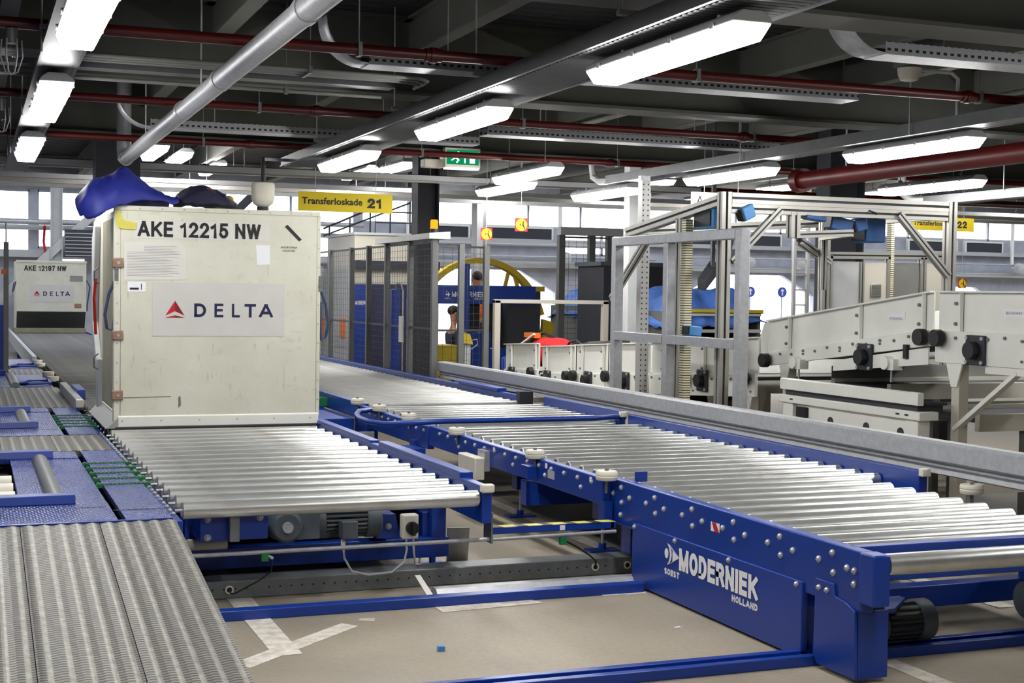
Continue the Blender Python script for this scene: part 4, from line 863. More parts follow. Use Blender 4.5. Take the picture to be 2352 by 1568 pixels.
# ================================================================ white belt conveyors
def drum(t, y, z, x=6.3, r=.06, plate=True):
    if plate:
        p = B(x-.055, x-.03, y-.095, y+.095, z-.1, z+.1).build('bearing_plate', 'charcoal', t, bevel=.008)
        bm_ = MB()
        for dy in (-.075, .075):
            for dz in (-.08, .08): bm_.cyl((x-.055, y+dy, z+dz), (x-.066, y+dy, z+dz), .013, 8)
        bm_.build('plate_bolts', 'galv', p)
    else: p = t
    MB().lathe([(r*.95, x-.11), (r, x-.10), (r, x-.055)], (0, y, z), 0, 18).build('drum_cap', 'black', p)
def belt_section(label, y0, y1, zt0, zt1, fr_h, sk_h, x=6.3, wd=1.05, ribs=(), drums=(), caps=(), legs=(), tags=(), open_end=False):
    """y0 near end, zt0 top of the skirt there; y1 far end; frame below the skirt"""
    t = thing('belt_conveyor', label, 'belt conveyor', (x+wd/2, (y0+y1)/2, 0), 'white baggage belt conveyors behind the crash barrier')
    zz = lambda y: zt0+(zt1-zt0)*(y-y0)/(y1-y0)
    for nm, xx, s in (('side_skirt', x, 1), ('side_skirt', x+wd, -1)):
        MB().hexa([(xx, y0, zz(y0)-sk_h), (xx+.012*s, y0, zz(y0)-sk_h), (xx+.012*s, y1, zz(y1)-sk_h), (xx, y1, zz(y1)-sk_h), (xx, y0, zz(y0)), (xx+.012*s, y0, zz(y0)), (xx+.012*s, y1, zz(y1)), (xx, y1, zz(y1))]).build(nm, 'white', t)
        MB().bar((xx-.015*s, y0, zz(y0)), (xx-.015*s, y1, zz(y1)), .045, .012).build('skirt_flange', 'white', t)
    a, b = zz(y0)-sk_h, zz(y1)-sk_h
    for xx in (x-.03, x+wd):
        MB().hexa([(xx, y0, a-fr_h), (xx+.03, y0, a-fr_h), (xx+.03, y1, b-fr_h), (xx, y1, b-fr_h), (xx, y0, a), (xx+.03, y0, a), (xx+.03, y1, b), (xx, y1, b)]).build('side_frame', 'white', t, bevel=.003)
    MB().hexa([(x+.02, y0, a-.06), (x+wd-.02, y0, a-.06), (x+wd-.02, y1, b-.06), (x+.02, y1, b-.06), (x+.02, y0, a-.03), (x+wd-.02, y0, a-.03), (x+wd-.02, y1, b-.03), (x+.02, y1, b-.03)]).build('belt', 'black', t)
    for y in ribs:
        MB().prism([(x, zz(y)-sk_h), (x-.03, zz(y)-sk_h), (x-.035, zz(y)), (x, zz(y))], 1, y-.05, y-.04).box(x-.004, x, y-.05, y+.05, zz(y)-sk_h, zz(y)).build('gusset', 'white', t)
        MB().cyl((x-.005, y+.02, zz(y)-.08), (x-.02, y+.02, zz(y)-.08), .012, 8).cyl((x-.005, y+.02, zz(y)-sk_h+.05), (x-.02, y+.02, zz(y)-sk_h+.05), .012, 8).build('gusset_bolts', 'galv_dark', t)
    for y, dz in drums: drum(t, y, zz(y)-sk_h-dz)
    for y, dz in caps: drum(t, y, zz(y)-sk_h-dz, plate=False)
    bm_ = MB(); n = max(4, int((y1-y0)/.16))
    for k in range(n):
        y = y0+.06+(y1-y0-.12)*k/(n-1); z = zz(y)-sk_h-(.03 if k % 2 else .045)
        bm_.cyl((x-.03, y, z), (x-.042, y, z), .011, 8)
        if k % 3 == 0: bm_.cyl((x-.03, y, z-fr_h+.09), (x-.042, y, z-fr_h+.09), .009, 8)
    bm_.build('frame_bolts', 'galv_dark', t)
    for y in legs:
        zl = zz(y)-sk_h-fr_h
        for xx in (x, x+wd-.06):
            l = B(xx-.01, xx+.07, y-.04, y+.04, 0, zl).build('leg', 'cream_panel', t, bevel=.003)
            MB().prism([(y-.09, zl+.02), (y+.09, zl+.02), (y+.03, zl-.16), (y-.03, zl-.16)], 0, xx-.024, xx-.012).build('leg_gusset', 'white', l)
            MB().box(xx-.03, xx+.09, y-.07, y+.07, 0, .012).build('foot_plate', 'galv_dark', l)
        B(x, x+wd, y-.03, y+.03, .25, .31).build('leg_tie', 'cream_panel', t)
    for y, txt in tags:
        g = MB().slab([(0, 0), (.2, 0), (.2, .05), (0, .05)], (x-.001, y, zz(y)-.16), -Y+Z*((zt1-zt0)/(y1-y0)*-1), Z).build('name_plate', 'white_ink', t)
        MB().text(txt, (x-.0035, y-.02, zz(y)-.145), -Y, Z, .018, .15).build('plate_lettering', 'grey_print', g, smooth=False, recalc=False)
    return t, zz
t, zz = belt_section('nearest white belt conveyor, level, at the right edge of the picture', 4.2, 8.06, 1.64, 1.64, .22, .27, ribs=(4.6, 5.6, 6.6, 7.85), drums=((7.62, .12), (5.4, .12)), caps=((7.98, .05),), legs=(7.86, 5.4), tags=((7.40, 'B550443'),))
MB().bar((6.30, 7.86, .70), (6.30, 7.25, 1.12), .05, .03).build('leg_brace', 'white', t); B(6.28, 6.31, 7.15, 7.55, 1.10, 1.15).build('brace_bracket', 'white', t)
t, zz = belt_section('steep white belt conveyor section with a black drum plate, sloping down under the scanner portal', 8.12, 10.28, 1.64, 1.385, .115, .265, ribs=(8.25, 9.0, 9.98), drums=((8.86, .14),), caps=((8.16, .05), (10.22, .07)), legs=(10.0,), tags=((8.64, 'B550442'),))
MB().prism([(9.28, 1.02), (9.28, 1.10), (8.12, 1.25), (8.12, 1.13)], 0, 6.262, 6.272).build('drive_plate', 'white', t)
for y, z in ((9.77, 1.06), (8.55, 1.12)):
    MB().cyl((6.2, y, z), (6.3, y, z), .05, 16).box(6.22, 6.30, y-.09, y-.0, z-.05, z+.03).build('tension_roller', 'white', t); MB().cyl((6.25, y-.03, z-.14), (6.25, y-.03, z), .008, 8).build('tension_rod', 'galv', t)
B(6.24, 6.268, 8.34, 8.38, 1.16, 1.26).build('slot_cover', 'black', t)
secs = [(10.45, 12.45, 1.24, 1.12, (10.7, 11.4, 12.2), ((11.35, .06),), ((10.55, .04), (11.62, .05)), (10.59, 12.0)),
        (12.5, 13.45, 1.115, 1.07, (12.6, 13.3), ((12.98, .08),), ((13.38, .03), (12.56, .04)), (13.0,)),
        (13.5, 14.3, 1.065, 1.025, (13.6, 14.15), ((13.9, .08),), ((14.22, .03),), (14.0,)),
        (14.35, 15.3, 1.015, .97, (14.45, 15.15), ((15.05, .07),), ((14.42, .03),), (14.8,)),
        (15.4, 16.5, 1.0, .95, (15.5, 16.3), ((16.2, .07),), ((15.48, .03),), (16.0,))]
names = ['long lower white belt conveyor just below the scanner portal, behind the guard frame', 'short white belt conveyor behind the left post of the guard frame', 'white belt conveyor with the dark suitcase lying on it',
         'white belt conveyor between the suitcase and the red bag', 'farthest white belt conveyor, carrying the red bag']
for nm, (a, b, z0, z1, rb, dr, cp, lg) in zip(names, secs): belt_section(nm, a, b, z0, z1, .2, .31, ribs=rb, drums=dr, caps=cp, legs=lg)
# swept end guide of the steep section
solo(MB().hexa([(6.32, 10.32, 1.12), (6.36, 10.32, 1.12), (6.36, 10.62, .95), (6.32, 10.62, .95), (6.32, 10.30, 1.385), (6.36, 10.30, 1.385), (6.36, 10.40, 1.36), (6.32, 10.40, 1.36)]), 'end_guide', 'white', 'small white wedge guide at the foot of the steep conveyor', 'guide', (6.34, 10.4, .95))

# ---- white diverter bench below the steep conveyor
t = thing('diverter_bench', 'low white cabinet bench with two ledges under the steep white conveyor', 'bench', (6.4, 8.9, 0))
MB().prism([(6.0, .862), (6.0, .945), (6.012, .95), (6.05, .95), (6.05, .862)], 1, 7.88, 9.62).build('upper_ledge', 'white', t, bevel=.004); B(6.05, 6.26, 7.9, 9.62, .86, .88).build('table_top', 'charcoal', t)
B(6.0, 6.16, 7.86, 9.64, .76, .82).build('lower_ledge', 'white', t, bevel=.006)
B(6.03, 6.24, 7.92, 9.58, .80, .862).build('gap_plate', 'charcoal', t)
B(6.03, 6.05, 8.05, 9.4, .08, .76).build('front_panel', 'white', t)
for y in (7.90, 9.46): B(6.02, 6.12, y, y+.14, 0, .76).build('bench_leg', 'white', t, bevel=.004)
for y in (8.10, 8.50, 8.95): MB().cyl((6.03, y, .66), (6.024, y, .66), .035, 18).build('round_opening', 'charcoal', t)
sl = MB()
for y in (8.0, 8.1, 9.45): sl.box(5.998, 6.0, y-.02, y+.02, .785, .797)
sl.build('slot', 'black', t); B(6.0, 6.03, 9.25, 9.38, .66, .74).build('motor_bracket', 'black', t)
# olive-grey conveyors further right
def low_conveyor(label, x0, x1, y0, y1, z, s):
    t = thing('cross_conveyor', label, 'conveyor', ((x0+x1)/2, (y0+y1)/2, 0))
    B(x0, x1, y0, y0+.05, z-.12, z).build('side_frame', 'cream_panel', t); B(x0, x1, y1-.05, y1, z-.12, z).build('side_frame', 'cream_panel', t)
    B(x0, x1, y0+.05, y1-.05, z-.06, z-.03).build('belt', 'charcoal', t)
    B(x0, x1, y1-.012, y1, z, z+s).build('side_skirt', 'grey_paint', t)
    for x in (x0+.4, x1-.5):
        for y in (y0, y1-.06): B(x, x+.06, y, y+.06, 0, z-.12).build('leg', 'grey_paint', t)
    B(x0, x1, y0+.01, y0+.04, .3, .36).build('leg_tie', 'cream_panel', t)
low_conveyor('olive grey cross conveyor running right behind the white bench, upper level', 6.6, 11.5, 9.0, 9.8, .93, .10)
low_conveyor('lower olive grey cross conveyor in front of the upper one, at the right edge', 6.62, 10.5, 8.0, 8.85, .78, .02)
bd = thing('control_box', 'dark control box on a post beneath the olive conveyors at the right edge', 'box', (7.7, 7.5, 0))
B(7.6, 7.8, 7.4, 7.55, .42, .68).build('box_body', 'black', bd, bevel=.008); B(7.67, 7.73, 7.45, 7.5, 0, .42).build('box_post', 'charcoal', bd)
t = thing('return_conveyor', 'dark return belt conveyor in the shade under and behind the steep white conveyor', 'conveyor', (7.8, 11, 0))
B(7.5, 8.1, 9.95, 13.4, .86, .92).build('belt', 'black', t); B(7.45, 7.5, 9.95, 13.4, .80, 1.0).build('side_frame', 'charcoal', t); B(8.1, 8.15, 9.95, 13.4, .80, 1.0).build('side_frame', 'charcoal', t); B(7.52, 8.1, 9.96, 10.0, .3, .86).build('end_plate', 'charcoal', t)
for x in (7.5, 8.06):
    for y in (10.0, 13.2): B(x, x+.06, y+.02, y+.08, 0, .80).build('leg', 'grey_paint', t)

# ================================================================ luggage on the far belts
def bag(name, mat, label, cat, c, size, strap=None, smooth=2):
    x, y, z = c; a, b, h = size; m = MB()
    prof = [(0, .0, .9), (.25, .25, 1.), (.6, .5, .98), (.85, .8, .75), (1., 1., .4)]
    vs = []; n = 10
    for zz, _, k in ((0, 0, .92), (.35, 0, 1.), (.7, 0, .93), (.92, 0, .7), (1., 0, .35)):
        for i in range(n):
            t_ = 2*PI*i/n; ex = math.copysign(abs(math.cos(t_))**.6, math.cos(t_)); ey = math.copysign(abs(math.sin(t_))**.6, math.sin(t_))
            vs.append((x+ex*a/2*k+random.uniform(-.02, .02), y+ey*b/2*k+random.uniform(-.02, .02), z+zz*h+random.uniform(0, .015)))
    fs = [(j*n+i, j*n+(i+1) % n, (j+1)*n+(i+1) % n, (j+1)*n+i) for j in range(4) for i in range(n)]+[tuple(range(n))[::-1], tuple(range(4*n, 5*n))]
    m.add(vs, fs); o = solo(m, name, mat, label, cat, (x, y, z))
    s = o.modifiers.new('s', 'SUBSURF'); s.levels = s.render_levels = smooth
    return o
rb = bag('travel_bag', 'red_cloth', 'bright red travel bag lying on the farthest white belt conveyor', 'bag', (6.72, 16.0, .665), (.5, .95, .38))
MB().tube([(6.6, 16.45, .95), (6.62, 16.3, 1.08), (6.66, 16.1, 1.10), (6.7, 15.9, 1.04), (6.75, 15.7, .98)], .02).build('black_strap', 'black', rb); MB().box(6.52, 6.60, 16.1, 16.45, 1.04, 1.10).build('orange_tag', 'orange', rb)
MB().bar((6.5, 16.5, .95), (6.52, 16.1, 1.09), .03, .02).build('white_strap', 'white_ink', rb)
sc_ = MB().hexa([(6.50, 14.5, .72), (7.1, 14.5, .72), (7.1, 15.2, .71), (6.5, 15.2, .71), (6.52, 14.52, 1.06), (7.08, 14.52, 1.08), (7.08, 15.15, .95), (6.52, 15.15, .95)])
su = solo(sc_, 'suitcase', 'brown_case', 'dark brown suitcase lying on the white belt conveyor beside the red bag', 'suitcase', (6.8, 14.85, .71), bevel=.04)
MB().tube([(6.49, 14.55, 1.0), (6.47, 14.7, 1.06), (6.47, 14.9, 1.03), (6.49, 15.05, .95)], .014).build('handle', 'black', su); MB().box(6.49, 6.52, 14.75, 14.79, .72, 1.03).build('case_strap', 'black', su)

# ================================================================ mesh fences
def mesh_panel(t, a, b, z0, z1, px=.11, pz=.08, r=.0018):
    a, b = Vector(a), Vector(b); d = b-a; L = d.length; m = MB(); n = max(2, int(L/px))
    for k in range(1, n):
        p = a+d*(k/n); m.bar((p.x, p.y, z0), (p.x, p.y, z1), r*2, r*2)
    q = int((z1-z0)/pz)
    for k in range(q+1):
        z = z0+(z1-z0)*k/q; m.bar((a.x, a.y, z), (b.x, b.y, z), r*2, r*2)
    for zz in (z0, (z0+z1)/2, z1): m.bar((a.x, a.y, zz), (b.x, b.y, zz), .02, .025)
    m.build('mesh_panel', 'wire', t, smooth=False)
def fence(label, pts, z1=2.2, w=.07, z0=.1):
    t = thing('mesh_fence', label, 'fence', (pts[0][0], pts[0][1], 0))
    for p in pts:
        o = B(p[0]-w/2, p[0]+w/2, p[1]-w/2, p[1]+w/2, 0, z1+.03).build('post', 'fence_grey', t, bevel=.004)
        MB().box(p[0]-w, p[0]+w, p[1]-w, p[1]+w, 0, .012).build('base_plate', 'galv_dark', o)
    for a, b in zip(pts[:-1], pts[1:]): mesh_panel(t, (*a, 0), (*b, 0), z0, z1)
    return t
f1 = fence('grey steel mesh fence beside the far roller lane, left of the yellow ring machine', [(5.17, 15.98), (5.17, 16.95), (5.17, 18.0), (5.17, 18.92), (5.17, 19.85), (5.17, 21.1), (5.17, 22.6)], 2.19)
MB().hexa([(5.08, 15.9, 2.222), (5.34, 15.9, 2.222), (5.34, 18.3, 2.222), (5.08, 18.3, 2.222), (5.08, 15.9, 2.29), (5.34, 15.9, 2.31), (5.34, 18.3, 2.31), (5.08, 18.3, 2.29)]).build('white_canopy', 'white', f1, label='white flat canopy on top of the fence')
fence('short grey mesh fence panel in front of the yellow ring machine', [(5.28, 16.3), (5.62, 16.3), (6.02, 16.5)], 2.15)
f2 = fence('grey mesh fence cage behind the white railing, right of the yellow ring machine', [(8.35, 19.6), (8.85, 19.6), (9.15, 19.6), (9.6, 19.6)], 2.45, .1)
B(8.3, 9.75, 19.5, 19.65, 2.48, 2.6).build('top_beam', 'pale_grey', f2)
def beacon(label, c, h=.11):
    t = thing('warning_light', label, 'warning light', c)
    MB().cyl(c, (c[0], c[1], c[2]+.05), .05, 14).build('lamp_base', 'black', t)
    MB().lathe([(.046, c[2]+.05), (.046, c[2]+.05+h*.85), (.036, c[2]+.05+h)], (c[0], c[1], 0), 2, 16).build('amber_dome', 'amber', t)
beacon('lit orange warning light on the white canopy of the mesh fence', (5.25, 16.25, 2.305))
beacon('small orange warning light on the fence cage at the top left of the guard frame', (9.55, 19.57, 2.6), .09)
t = thing('light_curtain_post', 'dark blue light curtain post standing against the mesh fence', 'post', (5.32, 18.1, 0))
B(5.25, 5.37, 18.05, 18.17, 0, 1.62).build('post_body', 'blue', t, bevel=.006); MB().tube([(5.3, 18.05, 1.62), (5.3, 18.0, 1.7), (5.32, 17.85, 1.70), (5.33, 17.8, 1.6), (5.33, 17.8, .5)], .01).build('cable', 'galv', t)
hz = MB()
for k in range(8): hz.box(5.24, 5.25, 18.17, 18.22, .5+.1*k, .55+.1*k)
hz.build('hazard_stripe', 'yellow', t)
solo(B(5.12, 5.135, 17.1, 17.27, .95, 1.28), 'notice', 'paper', 'narrow pale paper notice hanging on the mesh fence', 'notice', (5.127, 17.2, .95))

# ================================================================ machine hall behind
t = thing('control_cabin', 'cream and blue machine cabin behind the mesh fence', 'cabin', (6.3, 22.2, 0))
B(5.62, 6.98, 21.4, 23.2, 1.70, 2.47).build('upper_wall', 'cream_panel', t, bevel=.01); B(5.60, 7.0, 21.38, 23.2, 2.47, 2.51).build('roof', 'pale_grey', t)
B(5.60, 7.0, 21.38, 23.2, 0, 1.70).build('lower_wall', 'machine_dark', t, bevel=.01); B(5.60, 5.88, 21.35, 21.38, 0, 1.68).build('blue_door', 'blue', t); B(5.55, 5.60, 21.5, 23.2, 0, 1.95).build('side_panel', 'pale_grey', t, bevel=.006); B(5.53, 5.55, 21.7, 21.95, .85, 1.15).build('orange_box', 'orange', t); B(5.62, 7.0, 21.34, 21.4, 1.93, 2.07).build('dark_band', 'charcoal', t)
strokes(MB(), 'MODERNIEK', (5.62, 21.348, 1.38), X, Z, .06, .24, .24, .13).build('lettering', 'white_ink', t, smooth=False, recalc=False)
B(6.45, 6.52, 21.33, 21.36, .9, 1.5).build('window_slot', 'signal_blue', t)
MB().tube([(6.0, 21.6, 2.51), (6.0, 21.6, 2.85), (6.9, 21.6, 2.85), (6.9, 21.6, 2.51)], .012).tube([(6.0, 21.6, 2.68), (6.9, 21.6, 2.68)], .01).build('roof_railing', 'charcoal', t)
t = thing('switch_cabinet', 'pale grey switch cabinet with orange box, half hidden behind the large container', 'cabinet', (5.5, 23.4, 0))
B(5.25, 5.58, 23.3, 23.7, 0, 2.0).build('cabinet_body', 'pale_grey', t, bevel=.01); B(5.30, 5.36, 23.27, 23.3, 1.55, 1.75).build('control_panel', 'charcoal', t); B(5.45, 5.56, 23.2, 23.3, .85, 1.15).build('orange_box', 'orange', t)
# tilting ring machine
t = thing('container_tilter', 'blue and yellow container tilting machine with a big yellow ring', 'machine', (7.25, 20.2, 0))
ring = MB(); cx, cz, n = 7.2, .95, 48; yy0, yy1 = 19.95, 20.13; vs = []
for k in range(n+1):
    a = rad(16)+rad(222)*k/n
    for q, y in ((0, yy0), (.085, yy0), (.085, yy1), (0, yy1)): vs.append((cx+(1.08-q)*math.cos(a), y, cz+(1.17-q)*math.sin(a)))
ring.add(vs, [(k*4+j, k*4+(j+1) % 4, (k+1)*4+(j+1) % 4, (k+1)*4+j) for k in range(n) for j in range(4)]+[(0, 1, 2, 3), (n*4, n*4+1, n*4+2, n*4+3)])
ring.build('ring', 'yellow', t)
B(6.98, 7.25, 20.15, 20.2, .75, 1.42).build('dark_panel', 'black', t); B(7.34, 7.62, 20.15, 20.2, .75, 1.42).build('dark_panel', 'black', t)
MB().bar((7.60, 20.04, 1.62), (7.68, 20.04, 1.95), .05, .05).bar((7.84, 20.04, 1.62), (7.76, 20.04, 1.90), .05, .05).box(7.55, 8.0, 19.98, 20.1, 1.60, 1.66).build('ring_stay', 'yellow', t)
B(6.30, 8.05, 19.85, 19.93, 1.42, 1.70).build('cross_beam', 'blue', t, bevel=.006)
B(6.86, 6.97, 19.80, 19.93, 0, 2.02).build('upright', 'blue', t, bevel=.006); B(6.30, 6.40, 19.83, 19.93, 0, 1.45).build('upright', 'blue', t, bevel=.006)
lt = MB(); o = (6.60, 19.848, 1.50)
lt.disc((.02, .06), .014, o, X, Z).slab([(.04, .1), (.07, .06), (.04, .02)], o, X, Z).slab([(.01, .115), (.03, .11), (.02, .09)], o, X, Z)
strokes(strokes(strokes(lt, 'MODERNIEK', (6.70, 19.847, 1.525), X, Z, .078, .53, .19, .15), 'SOEST', (6.59, 19.847, 1.49), X, Z, .02, .09), 'HOLLAND', (7.06, 19.847, 1.488), X, Z, .022, .16)
lt.build('lettering', 'white_ink', t, smooth=False, recalc=False)
B(7.62, 8.14, 19.88, 20.6, .55, 1.62).build('guard_panel', 'charcoal', t); B(7.55, 8.2, 19.86, 19.9, 1.62, 1.70).build('ring_track', 'yellow', t)
MB().hexa([(8.16, 19.9, .55), (8.32, 19.9, .55), (8.32, 20.0, .55), (8.16, 20.0, .55), (8.20, 19.9, 1.2), (8.38, 19.9, 1.15), (8.38, 20.0, 1.15), (8.20, 20.0, 1.2)]).build('side_plate', 'yellow', t)
B(6.42, 6.85, 19.95, 20.5, 0, .80).build('base', 'yellow', t, bevel=.01); MB().slab([(0, 0), (.06, 0), (.06, .06), (0, .06)], (6.62, 19.949, .45), X, Z).slab([(0, 0), (.06, 0), (.06, .06), (0, .06)], (6.74, 19.949, .45), X, Z).build('base_label', 'white_ink', t)
B(6.98, 7.35, 19.9, 20.0, .2, 1.0).build('lower_panel', 'blue', t, bevel=.006); B(7.35, 7.62, 19.9, 20.0, .2, .75).build('lower_panel', 'blue', t, bevel=.006)
MB().cyl((7.08, 20.3, 0), (7.08, 20.3, 1.4), .05, 12).build('cylinder', 'galv', t)
pd = thing('call_button', 'small yellow push button box on a pale post in front of the blue machine', 'button box', (6.02, 17.2, 0))
B(5.98, 6.06, 17.16, 17.24, 0, .92).build('button_post', 'pale_grey', pd); MB().hexa([(5.94, 17.12, .94), (6.08, 17.12, .92), (6.08, 17.26, .92), (5.94, 17.26, .94), (5.96, 17.13, 1.08), (6.04, 17.13, 1.05), (6.04, 17.25, 1.05), (5.96, 17.25, 1.08)]).build('button_box', 'yellow', pd); MB().tube([(6.06, 17.15, .97), (6.14, 17.15, .99), (6.15, 17.15, .92), (6.07, 17.16, .86)], .008).build('cable', 'pale_grey', pd)
# white railing
t = thing('white_railing', 'white square tube railing at the end of the belt conveyors', 'railing', (6.9, 16.85, 0))
for x in (6.30, 7.82): B(x-.04, x+.04, 16.82, 16.90, 0, 1.50).build('post', 'cream_panel', t, bevel=.004)
B(6.26, 7.86, 16.82, 16.90, 1.46, 1.51).build('rail', 'cream_panel', t, bevel=.004); B(6.34, 7.78, 16.84, 16.88, .3, .35).build('lower_rail', 'cream_panel', t)
solo(B(6.34, 6.6, 16.7, 16.8, .1, .78), 'chute_plate', 'blue', 'blue curved plate beside the far end of the white belts', 'plate', (6.5, 16.75, .1), bevel=.03)

# people (one continuous skinned body each; clothes and hair as children)
def person(label, loc, rotz, vest, pose='stand'):
    t = thing('person', label, 'person', loc); t.rotation_euler.z = rotz
    if pose == 'sit': hip = .50
    else: hip = .90
    def skin(name, mat, J, E, par=t):
        me = bpy.data.meshes.new(name); me.from_pydata([j[:3] for j in J], E, []); me.materials.append(M[mat])
        o = bpy.data.objects.new(name, me); C.objects.link(o); o.parent = par
        md = o.modifiers.new('skin', 'SKIN'); md.use_smooth_shade = True
        for v, j in zip(me.skin_vertices[0].data, J): v.radius = (j[3], j[3]*(j[4] if len(j) > 4 else .8))
        me.skin_vertices[0].data[0].use_root = True
        s = o.modifiers.new('sub', 'SUBSURF'); s.levels = 1; s.render_levels = 2
        return o
    h = hip; sh = h+.50
    legs = [(.09, 0, h-.02, .085), (.10, .02 if pose != 'sit' else -.42, h-.42 if pose != 'sit' else h, .065), (.10, .0 if pose != 'sit' else -.42, .08, .045), (.10, -.14 if pose != 'sit' else -.56, .03, .04)]
    J = [(0, 0, h, .13), (0, 0, h+.25, .13), (0, 0, sh-.06, .15), (0, 0, sh+.04, .06), (0, -.01, sh+.12, .055), (0, -.03, sh+.22, .09, 1.1), (0, -.02, sh+.30, .075, 1.1)]
    E = [(0, 1), (1, 2), (2, 3), (3, 4), (4, 5), (5, 6)]
    for s in (-1, 1):
        b = len(J); J += [(s*.17, 0, sh-.04, .06), (s*.23, -.03, sh-.30, .045), (s*.20, -.22, sh-.42, .035), (s*.18, -.30, sh-.42, .03)]; E += [(2, b), (b, b+1), (b+1, b+2), (b+2, b+3)]
        for k, dx in enumerate((-.03, -.012, .006, .022)): J.append((s*.18+dx, -.39+.008*abs(k-1.5), sh-.43-.01*k, .009)); E.append((b+3, b+4+k))
        J.append((s*.145, -.34, sh-.41, .01)); E.append((b+3, b+8))
        b = len(J); J += [(s*q[0], q[1], q[2], q[3]) for q in legs]; E += [(0, b), (b, b+1), (b+1, b+2), (b+2, b+3)]
    skin('body', 'skin', J, E)
    skin('trousers', 'workwear', [(0, 0, h+.04, .15)]+[(s*q[0], q[1], q[2]+(.0 if i < 2 else .04), q[3]+.02) for s in (-1, 1) for i, q in enumerate(legs[:3])], [(0, 1), (1, 2), (2, 3), (0, 4), (4, 5), (5, 6)])
    skin('vest', vest, [(0, 0, h+.05, .15), (0, 0, h+.25, .15), (0, 0, sh-.05, .17), (.17, 0, sh-.05, .075), (.235, -.03, sh-.28, .06), (-.17, 0, sh-.05, .075), (-.235, -.03, sh-.28, .06)], [(0, 1), (1, 2), (2, 3), (3, 4), (2, 5), (5, 6)])
    hd = Vector((0, -.02, sh+.27))
    MB().ball((hd.x, hd.y+.02, hd.z+.035), .085, .10, .085, 14, 8).build('hair', 'hair', None).parent = t
    f = MB().ball((-.03, hd.y-.10, hd.z), .012, .006, .008, 8, 6).ball((.03, hd.y-.10, hd.z), .012, .006, .008, 8, 6).build('eyes', 'ink'); f.parent = t
    f = MB().prism([(hd.y-.09, hd.z-.01), (hd.y-.125, hd.z-.045), (hd.y-.09, hd.z-.05)], 0, -.012, .012).build('nose', 'skin'); f.parent = t
    f = MB().box(-.022, .022, hd.y-.10, hd.y-.085, hd.z-.08, hd.z-.072).build('mouth', 'red_ink'); f.parent = t
    f = MB().ball((-.085, hd.y+.01, hd.z-.02), .012, .02, .03, 8, 6).ball((.085, hd.y+.01, hd.z-.02), .012, .02, .03, 8, 6).build('ears', 'skin'); f.parent = t
    return t
person('person in an orange vest standing behind the blue cross beam, under the yellow ring', (7.78, 21.75, .16), rad(180), 'hivis')
solo(B(7.45, 8.3, 21.35, 22.1, 0, .16), 'step_platform', 'galv_dark', 'low steel step platform behind the blue and yellow machine', 'platform', (7.85, 21.7, 0))
person('person in a dark jacket with lime stripes sitting behind the mesh fence post', (7.12, 21.0, 0), rad(90), 'workwear', 'sit')
st = thing('stool', 'small work stool under the seated person by the fence', 'stool', (7.12, 21.0, 0)); MB().cyl((7.12, 21.0, .33), (7.12, 21.0, .37), .15, 18).build('seat', 'black', st); MB().cyl((7.12, 21.0, .02), (7.12, 21.0, .33), .025, 10).cyl((7.12, 21.0, 0), (7.12, 21.0, .02), .18, 18).build('stool_stem', 'galv_dark', st)
person('person in dark clothes standing before the bright dock door with blue arrows', (19.05, 33.6, 0), rad(20), 'workwear')

# baggage carts with blue tarpaulins
def cart(label, x0, x1, y0, y1, tarp_label):
    t = thing('baggage_cart', label, 'cart', ((x0+x1)/2, (y0+y1)/2, 0))
    B(x0, x1, y0, y1, .42, .5).build('platform', 'charcoal', t); [B(xx, xx+.04, y0, y1, .5, 1.4).build('end_wall', 'pallet', t) for xx in (x0, x1-.04)]; B(x0+.04, x1-.04, y1-.04, y1, .5, 1.4).build('back_wall', 'pallet', t)
    r_ = MB()
    for k in range(5): r_.box(x0, x1, y0-.02, y0, .55+.2*k, .59+.2*k)
    r_.build('side_rails', 'pale_grey', t); B(x0-.03, x1+.03, y0-.02, y0+.02, 1.38, 1.43).build('yellow_bar', 'yellow', t)
    for x in (x0+.2, x1-.2):
        for y in (y0+.1, y1-.1): MB().cyl((x, y-.04, .2), (x, y+.04, .2), .2, 18).build('wheel', 'black', t)
    nx, ny = 7, 5; rows = []
    for j in range(ny):
        r_ = []
        for i in range(nx):
            u_, v_ = i/(nx-1), j/(ny-1); ed_ = i in (0, nx-1) or j in (0, ny-1)
            r_.append((x0-.05+(x1-x0+.1)*u_, y0-.07+(y1-y0+.14)*v_, 1.22+random.uniform(-.06, .04) if ed_ else 1.5+.1*math.sin(PI*u_)+random.uniform(-.05, .06)))
        rows.append(r_)
    cloth(rows, 'tarpaulin', 'tarp', tarp_label, 'tarpaulin', ((x0+x1)/2, (y0+y1)/2, 1.4), fold=.07, freq=3.5, sharp=40)
cart('speckled grey baggage cart behind the guard frame', 7.75, 9.0, 14.9, 16.3, 'crumpled blue tarpaulin over the baggage cart behind the guard frame')
cart('baggage cart with white side rails behind the mesh fence cage', 9.2, 10.6, 20.5, 22, 'crumpled blue tarpaulin over the cart behind the mesh fence cage')
solo(B(9.05, 9.35, 15.2, 16.0, .3, 1.42), 'tall_bin', 'pallet', 'dark speckled bin with a red and white mark, right of the blue tarpaulin', 'bin', (9.2, 15.6, .3), bevel=.02)
MB().slab([(0, 0), (.1, 0), (.1, .14), (0, .14)], (9.1, 15.199, 1.2), X, Z).build('white_mark', 'white_ink', bpy.data.objects['tall_bin']); MB().slab([(.02, .03), (.04, .03), (.09, .12), (.07, .12)], (9.1, 15.197, 1.2), X, Z).build('red_mark', 'red_ink', bpy.data.objects['tall_bin'])
bpy.data.objects['tall_bin'].location.z = 0; bpy.data.objects['tall_bin'].data.transform(Matrix.Translation((0, 0, 0)))
